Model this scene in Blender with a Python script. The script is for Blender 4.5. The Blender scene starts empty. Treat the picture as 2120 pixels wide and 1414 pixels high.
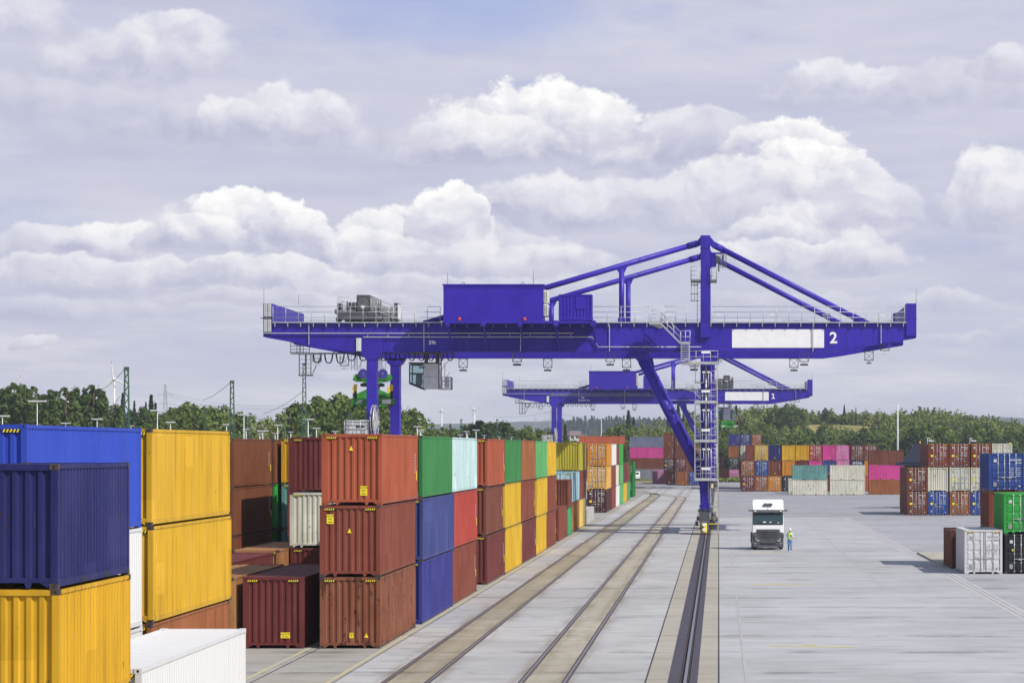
import bpy, math, random
import numpy as np
from mathutils import Vector, Matrix, Quaternion
R = math.radians
SC = bpy.context.scene
COL = SC.collection
F = 5300.0            # focal length in photo pixels
VX, VY, CAMZ = 1488.0, 928.0, 8.1
def gx(px, D): return (px - VX) * D / F
def gz(py, D): return CAMZ + (VY - py) * D / F

# ------------------------------------------------------------------ objects
def link(o):
    COL.objects.link(o); return o
def tag(o, label=None, cat=None, group=None, kind=None):
    if label: o['label'] = label
    if cat: o['category'] = cat
    if group: o['group'] = group
    if kind: o['kind'] = kind
    return o
def empty(name, loc=(0, 0, 0), rz=0.0):
    o = bpy.data.objects.new(name, None); o.empty_display_size = 0.3
    o.location = loc; o.rotation_euler = (0, 0, rz)
    return link(o)
def obj(name, me, parent=None, mats=None, loc=None):
    o = bpy.data.objects.new(name, me); link(o)
    if parent is not None: o.parent = parent
    if loc is not None: o.location = loc
    if mats is not None:
        if not isinstance(mats, (list, tuple)): mats = [mats]
        for i, m in enumerate(mats):
            if i < len(o.material_slots):
                o.material_slots[i].link = 'OBJECT'; o.material_slots[i].material = m
            else:
                me.materials.append(m)
    return o

class MB:
    """collects polygons and builds one mesh"""
    def __init__(s): s.v = []; s.f = []; s.m = []; s.sm = []
    def poly(s, pts, m=0, sm=False):
        n = len(s.v); s.v += [tuple(p) for p in pts]
        s.f.append(tuple(range(n, n + len(pts)))); s.m.append(m); s.sm.append(sm); return s
    def box(s, x0, x1, y0, y1, z0, z1, m=0):
        n = len(s.v)
        s.v += [(x0,y0,z0),(x1,y0,z0),(x1,y1,z0),(x0,y1,z0),(x0,y0,z1),(x1,y0,z1),(x1,y1,z1),(x0,y1,z1)]
        for q in ((0,3,2,1),(4,5,6,7),(0,1,5,4),(1,2,6,5),(2,3,7,6),(3,0,4,7)):
            s.f.append(tuple(n+i for i in q)); s.m.append(m); s.sm.append(False)
        return s
    def cbox(s, x0, x1, y0, y1, z0, z1, c=0.05, m=0):
        """box with chamfered edges (octagon outline in xz and chamfer in y)"""
        def ring(y, i):
            a, b = c + i, c + i
            return [(x0+b,y,z0+i),(x1-b,y,z0+i),(x1-i,y,z0+a),(x1-i,y,z1-a),(x1-b,y,z1-i),(x0+b,y,z1-i),(x0+i,y,z1-a),(x0+i,y,z0+a)]
        rs = [ring(y0, c*.7), ring(y0+c*.7, 0), ring(y1-c*.7, 0), ring(y1, c*.7)]
        s.loft(rs, m=m); return s
    def loft(s, rings, m=0, caps=True, sm=False):
        n0 = len(s.v); k = len(rings[0])
        for r in rings: s.v += [tuple(p) for p in r]
        for i in range(len(rings)-1):
            for j in range(k):
                a = n0+i*k+j; b = n0+i*k+(j+1) % k
                s.f.append((a, b, b+k, a+k)); s.m.append(m); s.sm.append(sm)
        if caps:
            s.f.append(tuple(n0+j for j in range(k))[::-1]); s.m.append(m); s.sm.append(False)
            e = n0+(len(rings)-1)*k
            s.f.append(tuple(e+j for j in range(k))); s.m.append(m); s.sm.append(False)
        return s
    def prism(s, pts, y0, y1, m=0):
        """polygon given in (x,z), extruded along y"""
        return s.loft([[(x, y0, z) for x, z in pts], [(x, y1, z) for x, z in pts]], m=m)
    def prismx(s, pts, x0, x1, m=0):
        """polygon given in (y,z), extruded along x"""
        return s.loft([[(x0, y, z) for y, z in pts], [(x1, y, z) for y, z in pts]], m=m)
    def tube(s, pts, r, n=6, m=0, r2=None, sm=True, caps=True):
        pts = [Vector(p) for p in pts]; rings = []
        for i, p in enumerate(pts):
            d = (pts[min(i+1, len(pts)-1)] - pts[max(i-1, 0)]).normalized()
            up = Vector((0, 0, 1)) if abs(d.z) < .93 else Vector((0, 1, 0))
            a = d.cross(up).normalized(); b = a.cross(d).normalized()
            rr = r if r2 is None else r + (r2-r)*i/(len(pts)-1)
            rings.append([p + a*(rr*math.cos(t)) + b*(rr*math.sin(t)) for t in [2*math.pi*(j+.5)/n for j in range(n)]])
        return s.loft(rings, m=m, sm=sm and n > 4, caps=caps)
    def bar(s, p, q, w, m=0): return s.tube([p, q], w*.7071, 4, m)
    def disc(s, c, axis, r, h, n=16, m=0):
        c = Vector(c); a = Vector(axis).normalized()
        return s.tube([c - a*h/2, c + a*h/2], r, n, m)
    def lathe(s, prof, n=16, m=0, c=(0, 0, 0), sm=True):
        rings = [[(c[0]+r*math.cos(2*math.pi*j/n), c[1]+r*math.sin(2*math.pi*j/n), c[2]+z) for j in range(n)] for r, z in prof]
        return s.loft(rings, m=m, sm=sm)
    def add(s, other, M=None):
        n = len(s.v)
        s.v += [tuple(M @ Vector(p)) if M else p for p in other.v]
        s.f += [tuple(n+i for i in q) for q in other.f]; s.m += other.m; s.sm += other.sm; return s
    def mesh(s, name, nslots=0, mats=None):
        me = bpy.data.meshes.new(name); me.from_pydata(s.v, [], s.f)
        me.polygons.foreach_set('material_index', s.m)
        me.polygons.foreach_set('use_smooth', s.sm)
        for i in range(nslots): me.materials.append(None)
        if mats:
            for m in (mats if isinstance(mats, (list, tuple)) else [mats]): me.materials.append(m)
        me.validate(); me.update(); return me
    def build(s, name, mats=None, parent=None, loc=None):
        return obj(name, s.mesh(name, mats=mats), parent, None, loc)

def quads_mesh(name, verts, mats, matidx=None):
    """verts: (n,4,3) array of loose quads"""
    n = len(verts); me = bpy.data.meshes.new(name)
    me.vertices.add(n*4); me.vertices.foreach_set('co', verts.astype(np.float32).ravel())
    me.loops.add(n*4); me.loops.foreach_set('vertex_index', np.arange(n*4, dtype=np.int32))
    me.polygons.add(n); me.polygons.foreach_set('loop_start', np.arange(0, n*4, 4, dtype=np.int32))
    try: me.polygons.foreach_set('loop_total', np.full(n, 4, dtype=np.int32))
    except Exception: pass
    for m in mats: me.materials.append(m)
    if matidx is not None: me.polygons.foreach_set('material_index', matidx.astype(np.int32))
    me.update(); me.validate(); return me

_FONT = {}
def text_mesh(txt, size, bold=0.0, extr=0.004, name='lettering', align='CENTER'):
    key = (txt, size, bold, extr, align)
    if key in _FONT: return _FONT[key]
    cu = bpy.data.curves.new(name, 'FONT'); cu.body = txt; cu.size = size; cu.offset = bold; cu.extrude = extr
    cu.align_x = align; cu.align_y = 'CENTER'; cu.resolution_u = 3
    o = bpy.data.objects.new('tmp', cu); COL.objects.link(o)
    dg = bpy.context.evaluated_depsgraph_get(); dg.update()
    me = bpy.data.meshes.new_from_object(o.evaluated_get(dg)); me.name = name
    bpy.data.objects.remove(o); bpy.data.curves.remove(cu)
    me.transform(Matrix.Rotation(R(90), 4, 'X'))          # stand upright, readable from -y
    me.materials.clear(); me.materials.append(None)
    _FONT[key] = me; return me
# ------------------------------------------------------------------ materials
class NT:
    def __init__(s, tree): s.t = tree; s.n = tree.nodes; s.l = tree.links
    def new(s, typ, **kw):
        n = s.n.new(typ)
        for k, v in kw.items(): setattr(n, k, v)
        return n
    def put(s, sock, v):
        if v is None: return
        if hasattr(v, 'is_output') or isinstance(v, bpy.types.NodeSocket): s.l.new(v, sock)
        elif isinstance(v, (tuple, list)) and sock.type == 'RGBA': sock.default_value = (*v[:3], 1)
        else: sock.default_value = v
    def math(s, op, a, b=None, c=None, clamp=False):
        n = s.new('ShaderNodeMath', operation=op, use_clamp=clamp)
        for i, v in enumerate((a, b, c)): s.put(n.inputs[i], v)
        return n.outputs[0]
    def vmath(s, op, a, b=None):
        n = s.new('ShaderNodeVectorMath', operation=op)
        s.put(n.inputs[0], a); s.put(n.inputs[1], b)
        return n.outputs['Value'] if op in ('LENGTH', 'DOT_PRODUCT', 'DISTANCE') else n.outputs[0]
    def mix(s, f, a, b, blend='MIX'):
        n = s.new('ShaderNodeMix', data_type='RGBA', blend_type=blend)
        s.put(n.inputs[0], f); s.put(n.inputs[6], a); s.put(n.inputs[7], b); return n.outputs[2]
    def rng(s, v, a, b, c=0.0, d=1.0, smooth=True):
        n = s.new('ShaderNodeMapRange', interpolation_type='SMOOTHSTEP' if smooth else 'LINEAR')
        s.put(n.inputs[0], v)
        for i, x in enumerate((a, b, c, d)): s.put(n.inputs[i+1], x)
        return n.outputs[0]
    def noise(s, vec, scale=1.0, detail=4.0, rough=.55, dist=0.0):
        n = s.new('ShaderNodeTexNoise'); s.put(n.inputs['Vector'], vec)
        n.inputs['Scale'].default_value = scale; n.inputs['Detail'].default_value = detail
        n.inputs['Roughness'].default_value = rough; n.inputs['Distortion'].default_value = dist
        return n.outputs[0]
    def comb(s, x, y, z):
        n = s.new('ShaderNodeCombineXYZ'); s.put(n.inputs[0], x); s.put(n.inputs[1], y); s.put(n.inputs[2], z); return n.outputs[0]
    def sep(s, v):
        n = s.new('ShaderNodeSeparateXYZ'); s.put(n.inputs[0], v); return n.outputs
    def bump(s, h, strength=.2, dist=.02):
        n = s.new('ShaderNodeBump'); s.put(n.inputs['Height'], h)
        n.inputs['Strength'].default_value = strength; n.inputs['Distance'].default_value = dist; return n.outputs[0]

def mat(name):
    m = bpy.data.materials.new(name); m.use_nodes = True
    t = NT(m.node_tree); b = t.n['Principled BSDF']; return m, t, b
def setp(t, b, col=None, rough=None, metal=None, spec=None, normal=None, **kw):
    if col is not None: t.put(b.inputs['Base Color'], col)
    if rough is not None: t.put(b.inputs['Roughness'], rough)
    if metal is not None: t.put(b.inputs['Metallic'], metal)
    if spec is not None: t.put(b.inputs['Specular IOR Level'], spec)
    if normal is not None: t.put(b.inputs['Normal'], normal)
def objco(t): return t.new('ShaderNodeTexCoord').outputs['Object']
def worldco(t): return t.new('ShaderNodeNewGeometry').outputs['Position']

def simple(name, col, rough=.5, metal=0.0, var=.12, scale=3.0, spec=.4):
    m, t, b = mat(name)
    n = t.noise(worldco(t), scale, 5)
    c = t.mix(t.rng(n, .3, .7), tuple(x*(1-var) for x in col), tuple(min(1, x*(1+var)) for x in col))
    setp(t, b, c, t.rng(n, .2, .8, rough*.85, min(1, rough*1.15)), metal, spec); return m

_PAINT = {}
def paint(name, col, rust=.15, fade=.25):
    """weathered container paint: sun-faded streaks, grime, rust"""
    key = (name, col, rust, fade)
    if key in _PAINT: return _PAINT[key]
    m, t, b = mat(name)
    w = worldco(t); o = objco(t)
    streak = t.noise(t.vmath('MULTIPLY', w, (2.2, 2.2, .22)), 1.0, 5, .6)
    big = t.noise(w, .35, 3)
    fine = t.noise(w, 5.0, 6, .65)
    light = tuple(min(1, x*(1+fade*.55) + .05*fade) for x in col)
    c = t.mix(t.rng(big, .35, .68), col, light)
    c = t.mix(t.math('MULTIPLY', t.rng(streak, .45, .72), .5 if rust >= 0 else .10), c, tuple(x*.5 for x in col))
    c = t.mix(t.math('MULTIPLY', t.rng(fine, .6, .78), .3), c, tuple(min(1, x*1.2+.02) for x in col))
    if rust >= .1:      # touched-up panels
        wn = t.new('ShaderNodeTexWhiteNoise', noise_dimensions='3D'); cell = t.vmath('MULTIPLY', t.vmath('ADD', w, (.3, .2, .1)), (1.3, .9, 1.05))
        t.put(wn.inputs['Vector'], t.vmath('FLOOR', cell)); c = t.mix(t.math('MULTIPLY', t.math('GREATER_THAN', wn.outputs['Value'], .93), .22), c, tuple(min(1, x*1.5+.02) for x in col))
        sc = t.noise(t.vmath('MULTIPLY', w, (7, 7, .5)), 1.0, 3, .5); c = t.mix(t.math('MULTIPLY', t.rng(sc, .70, .74), .35), c, tuple(min(1, x*1.6+.06) for x in col))
    z = t.sep(o)[2]
    edge = t.math('ADD', t.rng(z, .0, .35, .12, 0), t.rng(z, 2.35, 2.9, 0, .06))
    rn = t.noise(t.vmath('MULTIPLY', w, (1.6, 1.6, .9)), 1.3, 8, .72)
    thr = .675 - .18*rust
    rm = t.rng(t.math('ADD', rn, t.math('MULTIPLY', edge, .30 + .5*rust)), thr, thr + .04)
    c = t.mix(t.math('MULTIPLY', rm, .85), c, (.050, .022, .013))
    bmp = t.bump(t.noise(w, 1.7, 3, .5), .22, .03)
    setp(t, b, c, t.rng(fine, .2, .8, .48, .68), 0.0, .18, bmp)
    _PAINT[key] = m; return m

def make_mats():
    M = {}
    m, t, b = mat('crane_blue_paint'); w = worldco(t)
    c = t.mix(t.rng(t.noise(w, .3, 4), .35, .65), (.029, .013, .30), (.038, .020, .375))
    run = t.noise(t.vmath('MULTIPLY', w, (2.6, 2.6, .16)), 1.0, 6, .65); c = t.mix(t.math('MULTIPLY', t.rng(run, .50, .72), .5), c, (.016, .010, .14))
    sc = t.noise(w, 1.6, 8, .72); c = t.mix(t.math('MULTIPLY', t.rng(sc, .60, .68), .35), c, (.075, .05, .42)); c = t.mix(t.math('MULTIPLY', t.rng(sc, .34, .28), .4), c, (.03, .02, .10))
    setp(t, b, c, t.rng(run, .3, .7, .38, .55), 0, .3, t.bump(t.noise(w, .9, 3), .12, .02)); M['crane'] = m
    M['crane_house'] = simple('crane_house_paint', (.036, .017, .35), .5, 0, .08, .5, .2)
    M['galv'] = simple('galvanised_steel', (.46, .47, .48), .45, .35, .15, 4)
    M['galv_dark'] = simple('dark_steel', (.13, .135, .14), .5, .3, .2, 3)
    M['black'] = simple('black_rubber', (.018, .018, .02), .6, 0, .2, 4)
    M['darkgrey'] = simple('dark_grey_paint', (.07, .075, .085), .5, 0, .15, 2)
    M['midgrey'] = simple('grey_paint', (.27, .27, .28), .5, 0, .1, 2)
    M['white'] = simple('white_paint', (.8, .8, .8), .4, 0, .04, 1.5)
    M['truck_white'] = simple('truck_white_lacquer', (.82, .82, .83), .22, 0, .02, 1, .5)
    M['offwhite'] = simple('off_white_panel', (.68, .67, .62), .5, 0, .06, 2)
    M['yellow'] = simple('signal_yellow', (.78, .58, .03), .5, 0, .08, 3)
    M['red'] = simple('signal_red', (.65, .08, .03), .5, 0, .08, 3)
    M['green'] = simple('spreader_green', (.034, .24, .025), .5, 0, .35, 1.5)
    M['sheave'] = simple('sheave_blue', (.05, .045, .30), .4, 0, .1, 2)
    M['glass'], t, b = mat('cab_glass')
    setp(t, b, (.03, .055, .06), .06, 0, .6)
    M['glass_tint'], t, b = mat('green_tinted_glass')
    setp(t, b, (.20, .34, .34), .08, 0, .6)
    m, t, b = mat('clear_cab_glass'); tr = t.new('ShaderNodeBsdfTransparent'); tr.inputs[0].default_value = (.72, .86, .86, 1); b.inputs['Base Color'].default_value = (.5, .6, .6, 1); b.inputs['Roughness'].default_value = .05
    mx = t.new('ShaderNodeMixShader'); mx.inputs[0].default_value = .82; t.l.new(b.outputs[0], mx.inputs[1]); t.l.new(tr.outputs[0], mx.inputs[2]); t.l.new(mx.outputs[0], t.n['Material Output'].inputs['Surface']); M['clear'] = m
    M['steel'] = simple('worn_rail_steel', (.30, .29, .30), .35, .7, .2, 2)
    M['rust_steel'] = simple('rusty_rail_side', (.10, .075, .06), .7, .3, .3, 3)
    M['mast_green'] = simple('mast_green_paint', (.045, .10, .065), .55, 0, .2, 1)
    M['lamp'] = simple('lamp_casing', (.62, .63, .64), .5, 0, .08, 2)
    M['conc'] = simple('concrete_block', (.42, .41, .39), .85, 0, .15, 1.2)
    M['turbine'] = simple('turbine_white', (.75, .75, .76), .5, 0, .03, .2)
    M['chrome'] = simple('polished_metal', (.6, .6, .62), .2, .9, .1, 3)
    return M
MT = make_mats()
# ------------------------------------------------------------------ sun, sky, clouds
SUN_EL, SUN_AZ = R(43), R(35)            # sun high on the right, a little behind the viewer
SUN = Vector((math.cos(SUN_EL)*math.cos(SUN_AZ), -math.cos(SUN_EL)*math.sin(SUN_AZ), math.sin(SUN_EL)))
EXPOSURE = 0.15
SKY_STRENGTH = 0.12
def make_sun():
    la = bpy.data.lights.new('sun', 'SUN'); la.energy = 3.95; la.angle = R(0.5); la.color = (1.0, .955, .88)
    o = link(bpy.data.objects.new('sun', la))
    o.rotation_euler = (-SUN).to_track_quat('-Z', 'Y').to_euler(); o.location = (60, -40, 120)
make_sun()

# cumulus: centre px, base py, half width, height, edge softness, brightness, opacity (angles on the sky, listed back to front)
CLOUDS = [
 (300, 318, 470, 150, .9, .42, .45), (20, 80, 130, 110, .6, .7, .75), (210, 190, 150, 120, .7, .62, .7),
 (340, 165, 130, 120, .6, .78, .75), (370, 90, 80, 60, .6, .8, .6), (100, 250, 190, 90, .8, .4, .5),
 (430, 290, 200, 75, .8, .45, .6), (560, 300, 190, 85, .6, .6, .75), (610, 285, 130, 95, .5, .8, .75), (480, 285, 75, 75, .5, .75, .7),
 (1750, 214, 150, 85, .5, .72, .85), (1990, 225, 160, 95, .5, .46, .8), (2095, 165, 80, 70, .5, .66, .75),
 (1420, 350, 160, 120, .45, .62, .9), (1500, 345, 130, 100, .5, .40, .9),
 (1090, 338, 240, 135, .45, .78, 1), (1130, 325, 180, 150, .35, .95, 1), (1000, 330, 150, 95, .4, .82, 1),
 (1640, 350, 130, 105, .35, .95, 1), (1680, 400, 130, 110, .35, 1.0, 1), (1560, 430, 260, 90, .5, .80, .9),
 (1330, 470, 330, 100, .6, .60, .85), (1140, 460, 160, 95, .5, .78, .85), (1640, 470, 220, 60, .6, .55, .7),
 (1690, 510, 170, 90, .5, .80, .85), (1810, 470, 90, 100, .6, .72, .65), (1600, 500, 110, 55, .5, .8, .8),
 (2060, 470, 105, 150, .4, .86, .9), (2100, 480, 90, 110, .5, .7, .8),
 (1640, 565, 230, 75, .5, .82, .85), (1770, 560, 60, 90, .5, .8, .7),
 (90, 540, 90, 72, .4, .68, .9), (240, 545, 110, 88, .35, .88, .95), (500, 525, 190, 100, .4, .82, 1), (520, 515, 140, 118, .3, 1.0, 1), (410, 515, 90, 70, .35, .92, 1),
 (620, 510, 60, 90, .3, .97, 1),
 (930, 565, 280, 95, .5, .55, .95), (860, 560, 170, 130, .3, .9, 1), (930, 500, 75, 110, .25, 1.02, 1), (1080, 570, 200, 70, .5, .7, .9), (770, 545, 95, 75, .4, .88, .95), (920, 575, 230, 60, .5, .62, .95),
 (250, 610, 330, 75, .5, .74, .9), (530, 600, 190, 72, .45, .8, .9), (820, 620, 220, 55, .6, .66, .7), (620, 640, 260, 40, .7, .6, .6),
 (150, 665, 260, 45, .8, .62, .6), (70, 725, 50, 32, .5, .78, .7), (1700, 640, 300, 40, .8, .6, .4), (1060, 610, 200, 45, .6, .62, .6), (1950, 650, 130, 40, .6, .6, .5),
 (760, 790, 120, 26, .6, .55, .5), (1150, 765, 90, 28, .6, .55, .4), (1960, 720, 100, 30, .6, .62, .4),
]
def make_world():
    w = bpy.data.worlds.new('World'); SC.world = w; w.use_nodes = True
    t = NT(w.node_tree); bg = t.n['Background']; bg.inputs['Strength'].default_value = SKY_STRENGTH
    K = 1.0/SKY_STRENGTH/(2**EXPOSURE)
    def kc(c): return tuple(x*K for x in c)
    sky = t.new('ShaderNodeTexSky', sky_type='NISHITA')
    sky.sun_disc = False; sky.sun_elevation = SUN_EL; sky.sun_rotation = math.atan2(SUN.x, SUN.y)
    d = t.new('ShaderNodeTexCoord').outputs['Generated']
    x, y, z = t.sep(d)
    az = t.math('ARCTAN2', x, y); el = t.math('ARCSINE', z)
    p0 = t.comb(az, el, 0.0)
    # billow the coordinates
    ns = t.new('ShaderNodeTexNoise'); t.put(ns.inputs['Vector'], p0)
    ns.inputs['Scale'].default_value = 34; ns.inputs['Detail'].default_value = 5; ns.inputs['Roughness'].default_value = .55
    off = t.vmath('MULTIPLY', t.vmath('SUBTRACT', ns.outputs['Color'], (.5, .5, .5)), (.024, .017, 0))
    P = t.vmath('ADD', p0, off)
    px, py, _ = t.sep(P)
    stretch = t.vmath('MULTIPLY', p0, (7, 42, 1))
    s1 = t.noise(stretch, 1.0, 6, .6); s2 = t.noise(t.vmath('MULTIPLY', p0, (16, 40, 1)), 1.0, 7, .62)
    puff = t.noise(t.vmath('MULTIPLY', P, (1, 1.25, 1)), 60, 8, .6)
    puff2 = t.noise(t.vmath('ADD', t.vmath('MULTIPLY', P, (1, 1.25, 1)), (-.0045, -.006, 0)), 60, 8, .6)
    relief = t.math('MULTIPLY', t.math('SUBTRACT', puff, puff2), 1.5)
    edge = t.math('MULTIPLY', t.math('SUBTRACT', t.noise(t.vmath('MULTIPLY', p0, (1, 1.2, 1)), 75, 10, .62), .5), 1.25)
    # clear sky, then a thin veil
    col = t.mix(.75, sky.outputs[0], kc((.30, .375, .76)))
    veil = t.mix(t.rng(s1, .3, .7), kc((.575, .578, .725)), kc((.71, .708, .80)))
    # the open blue window high up in the middle
    g = t.math('ADD', t.math('POWER', t.math('MULTIPLY', t.math('SUBTRACT', px, math.atan((930-VX)/F)), 13), 2.0),
               t.math('POWER', t.math('MULTIPLY', t.math('SUBTRACT', py, math.atan((928-5)/F)), 42), 2.0))
    hole = t.math('MULTIPLY', t.rng(t.math('ADD', g, t.math('MULTIPLY', s2, 1.2)), .55, 1.9, 1, 0), .62)
    band = t.math('MULTIPLY', t.rng(s2, .5, .72), .30)
    col = t.mix(t.math('SUBTRACT', .93, t.math('MAXIMUM', hole, band)), col, veil)
    # warm bright haze toward the horizon
    col = t.mix(t.rng(el, 0.0, .055, .8, 0), col, kc((.72, .715, .81)))
    col = t.mix(t.math('MULTIPLY', t.rng(s1, .46, .64), t.rng(el, .075, .03, 0, .62)), col, kc((.90, .89, .91)))
    for (cx, base, hw, ht, soft, br, op) in CLOUDS:
        ca = math.atan((cx-VX)/F); be = math.atan((VY-base)/F*math.cos(ca))
        rx = hw/F*1.24; ry = ht/F*1.06
        cy = be + ry*.18
        dx = t.math('MULTIPLY', t.math('SUBTRACT', px, ca), 1/rx)
        dy = t.math('SUBTRACT', py, cy)
        up = t.math('MULTIPLY', dy, 1/(ry*.86)); dn = t.math('MULTIPLY', dy, -1/(ry*.26))
        yy = t.math('MAXIMUM', up, dn)
        r2 = t.math('ADD', t.math('ADD', t.math('MULTIPLY', dx, dx), t.math('MULTIPLY', yy, yy)), edge)
        m = t.math('MULTIPLY', t.rng(r2, 1.0, 1.0-soft*.62, 0, op), t.rng(up, -.30, .12, .35, 1))
        h = t.rng(t.math('ADD', t.math('ADD', up, t.math('MULTIPLY', dx, .12)), relief), -.25, .85, 0, br, False)
        c = t.mix(h, kc((.51, .515, .675)), kc((1.07, 1.06, 1.04)))
        col = t.mix(m, col, c)
    # overhead, out of view, sky made bluer and darker to cut fill light
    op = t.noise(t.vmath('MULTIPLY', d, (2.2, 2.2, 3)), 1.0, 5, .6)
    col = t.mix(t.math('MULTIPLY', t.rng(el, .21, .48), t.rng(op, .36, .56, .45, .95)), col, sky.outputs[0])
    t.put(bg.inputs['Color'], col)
make_world()
# ------------------------------------------------------------------ ground
def sstep(a, b, x):
    t = np.clip((x-a)/(b-a), 0, 1); return t*t*(3-2*t)
def hill_z(x, y):
    x = np.asarray(x, float); y = np.asarray(y, float)
    z = -0.06 + 15.2*sstep(775, 890, y)*sstep(-22, 14, x)*(1-.35*sstep(60, 120, x))
    z = z + 1.2*sstep(640, 900, y)*np.sin(x*.05)*sstep(-22, 14, x)
    z = z + 3.5*sstep(640, 760, y)*sstep(-60, -20, x)*(1-sstep(-22, 14, x))
    z = z + 10*np.exp(-((x+105)/110)**2 - ((y-2650)/400)**2)
    z = z + 6*sstep(1000, 1500, y)
    return z
def make_ground():
    m, t, b = mat('meadow')
    w = worldco(t); n1 = t.noise(w, .03, 6); n2 = t.noise(w, .5, 6, .7)
    c = t.mix(t.rng(n1, .34, .52), (.12, .135, .04), (.40, .32, .12))
    c = t.mix(t.rng(n2, .3, .75), c, (.13, .14, .05)); setp(t, b, c, .95, 0, .1)
    xs = np.concatenate([np.linspace(-3000, -300, 24), np.linspace(-280, 260, 109), np.linspace(300, 2000, 16)])
    ys = np.concatenate([np.linspace(-80, 620, 30), np.linspace(640, 1100, 70), np.linspace(1120, 2500, 50), np.linspace(2600, 6900, 20)])
    X, Y = np.meshgrid(xs, ys); Z = hill_z(X, Y)
    nx, ny = len(xs), len(ys)
    v = np.stack([X, Y, Z], -1).reshape(-1, 3)
    f = [(j*nx+i, j*nx+i+1, (j+1)*nx+i+1, (j+1)*nx+i) for j in range(ny-1) for i in range(nx-1)]
    me = bpy.data.meshes.new('ground'); me.from_pydata(v.tolist(), [], f); me.materials.append(m)
    me.polygons.foreach_set('use_smooth', [True]*len(f)); me.update()
    tag(obj('ground', me), kind='structure')
    # far ridges
    mh, t, b = mat('far_forest'); n = t.noise(worldco(t), .012, 6, .6)
    setp(t, b, t.mix(t.rng(n, .4, .62), (.028, .05, .03), (.075, .085, .04)), 1, 0, .05)
    for (D, base, amp, seed, x0, x1) in ((3800, 30, 8, 1, -1700, 600), (6000, 68, 11, 5, -2700, 900)):
        rng = np.random.RandomState(seed); ph = rng.rand(8)*6.28
        mb = MB(); n = 120
        xs = np.linspace(x0, x1, n)
        zz = base + amp*sum(np.sin(xs/(900/(k+1.0)) + ph[k])/(k+1.4) for k in range(8)) + rng.rand(n)*1.4
        for i in range(n-1):
            a, c = xs[i], xs[i+1]
            mb.poly([(a, D-500, -1), (c, D-500, -1), (c, D, zz[i+1]), (a, D, zz[i])], 0, True)
            mb.poly([(a, D, zz[i]), (c, D, zz[i+1]), (c, D+600, -1), (a, D+600, -1)], 0, True)
        tag(mb.build('hills', mh), kind='structure')

TRACKS = [(-10.84, 436, 270.0), (-6.09, 412, 165.0)]
def track_path(cx, ys, rad):
    pts = [(cx, y, 0.0) for y in (-40, 20, 60, 100, 140, 180, 220, 260, 300, 340, 380, ys)]
    for k in range(1, 26):
        a = R(2.0*k)
        if rad*math.sin(a) > 92: break
        pts.append((cx - rad*(1-math.cos(a)), ys + rad*math.sin(a), a))
    return pts
def ribbon(mb, path, o0, o1, z, m=0):
    for (x, y, a), (x2, y2, a2) in zip(path, path[1:]):
        c, s, c2, s2 = math.cos(a), math.sin(a), math.cos(a2), math.sin(a2)
        mb.poly([(x+o0*c, y+o0*s, z), (x+o1*c, y+o1*s, z), (x2+o1*c2, y2+o1*s2, z), (x2+o0*c2, y2+o0*s2, z)], m)
def ribbon_box(mb, path, o0, o1, z0, z1, m=0):
    ribbon(mb, path, o0, o1, z1, m)
    for o, flip in ((o0, 1), (o1, 0)):
        for (x, y, a), (x2, y2, a2) in zip(path, path[1:]):
            p = (x+o*math.cos(a), y+o*math.sin(a)); q = (x2+o*math.cos(a2), y2+o*math.sin(a2))
            mb.poly([(*p, z0), (*q, z0), (*q, z1), (*p, z1)][::(-1 if flip else 1)], m)

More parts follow.
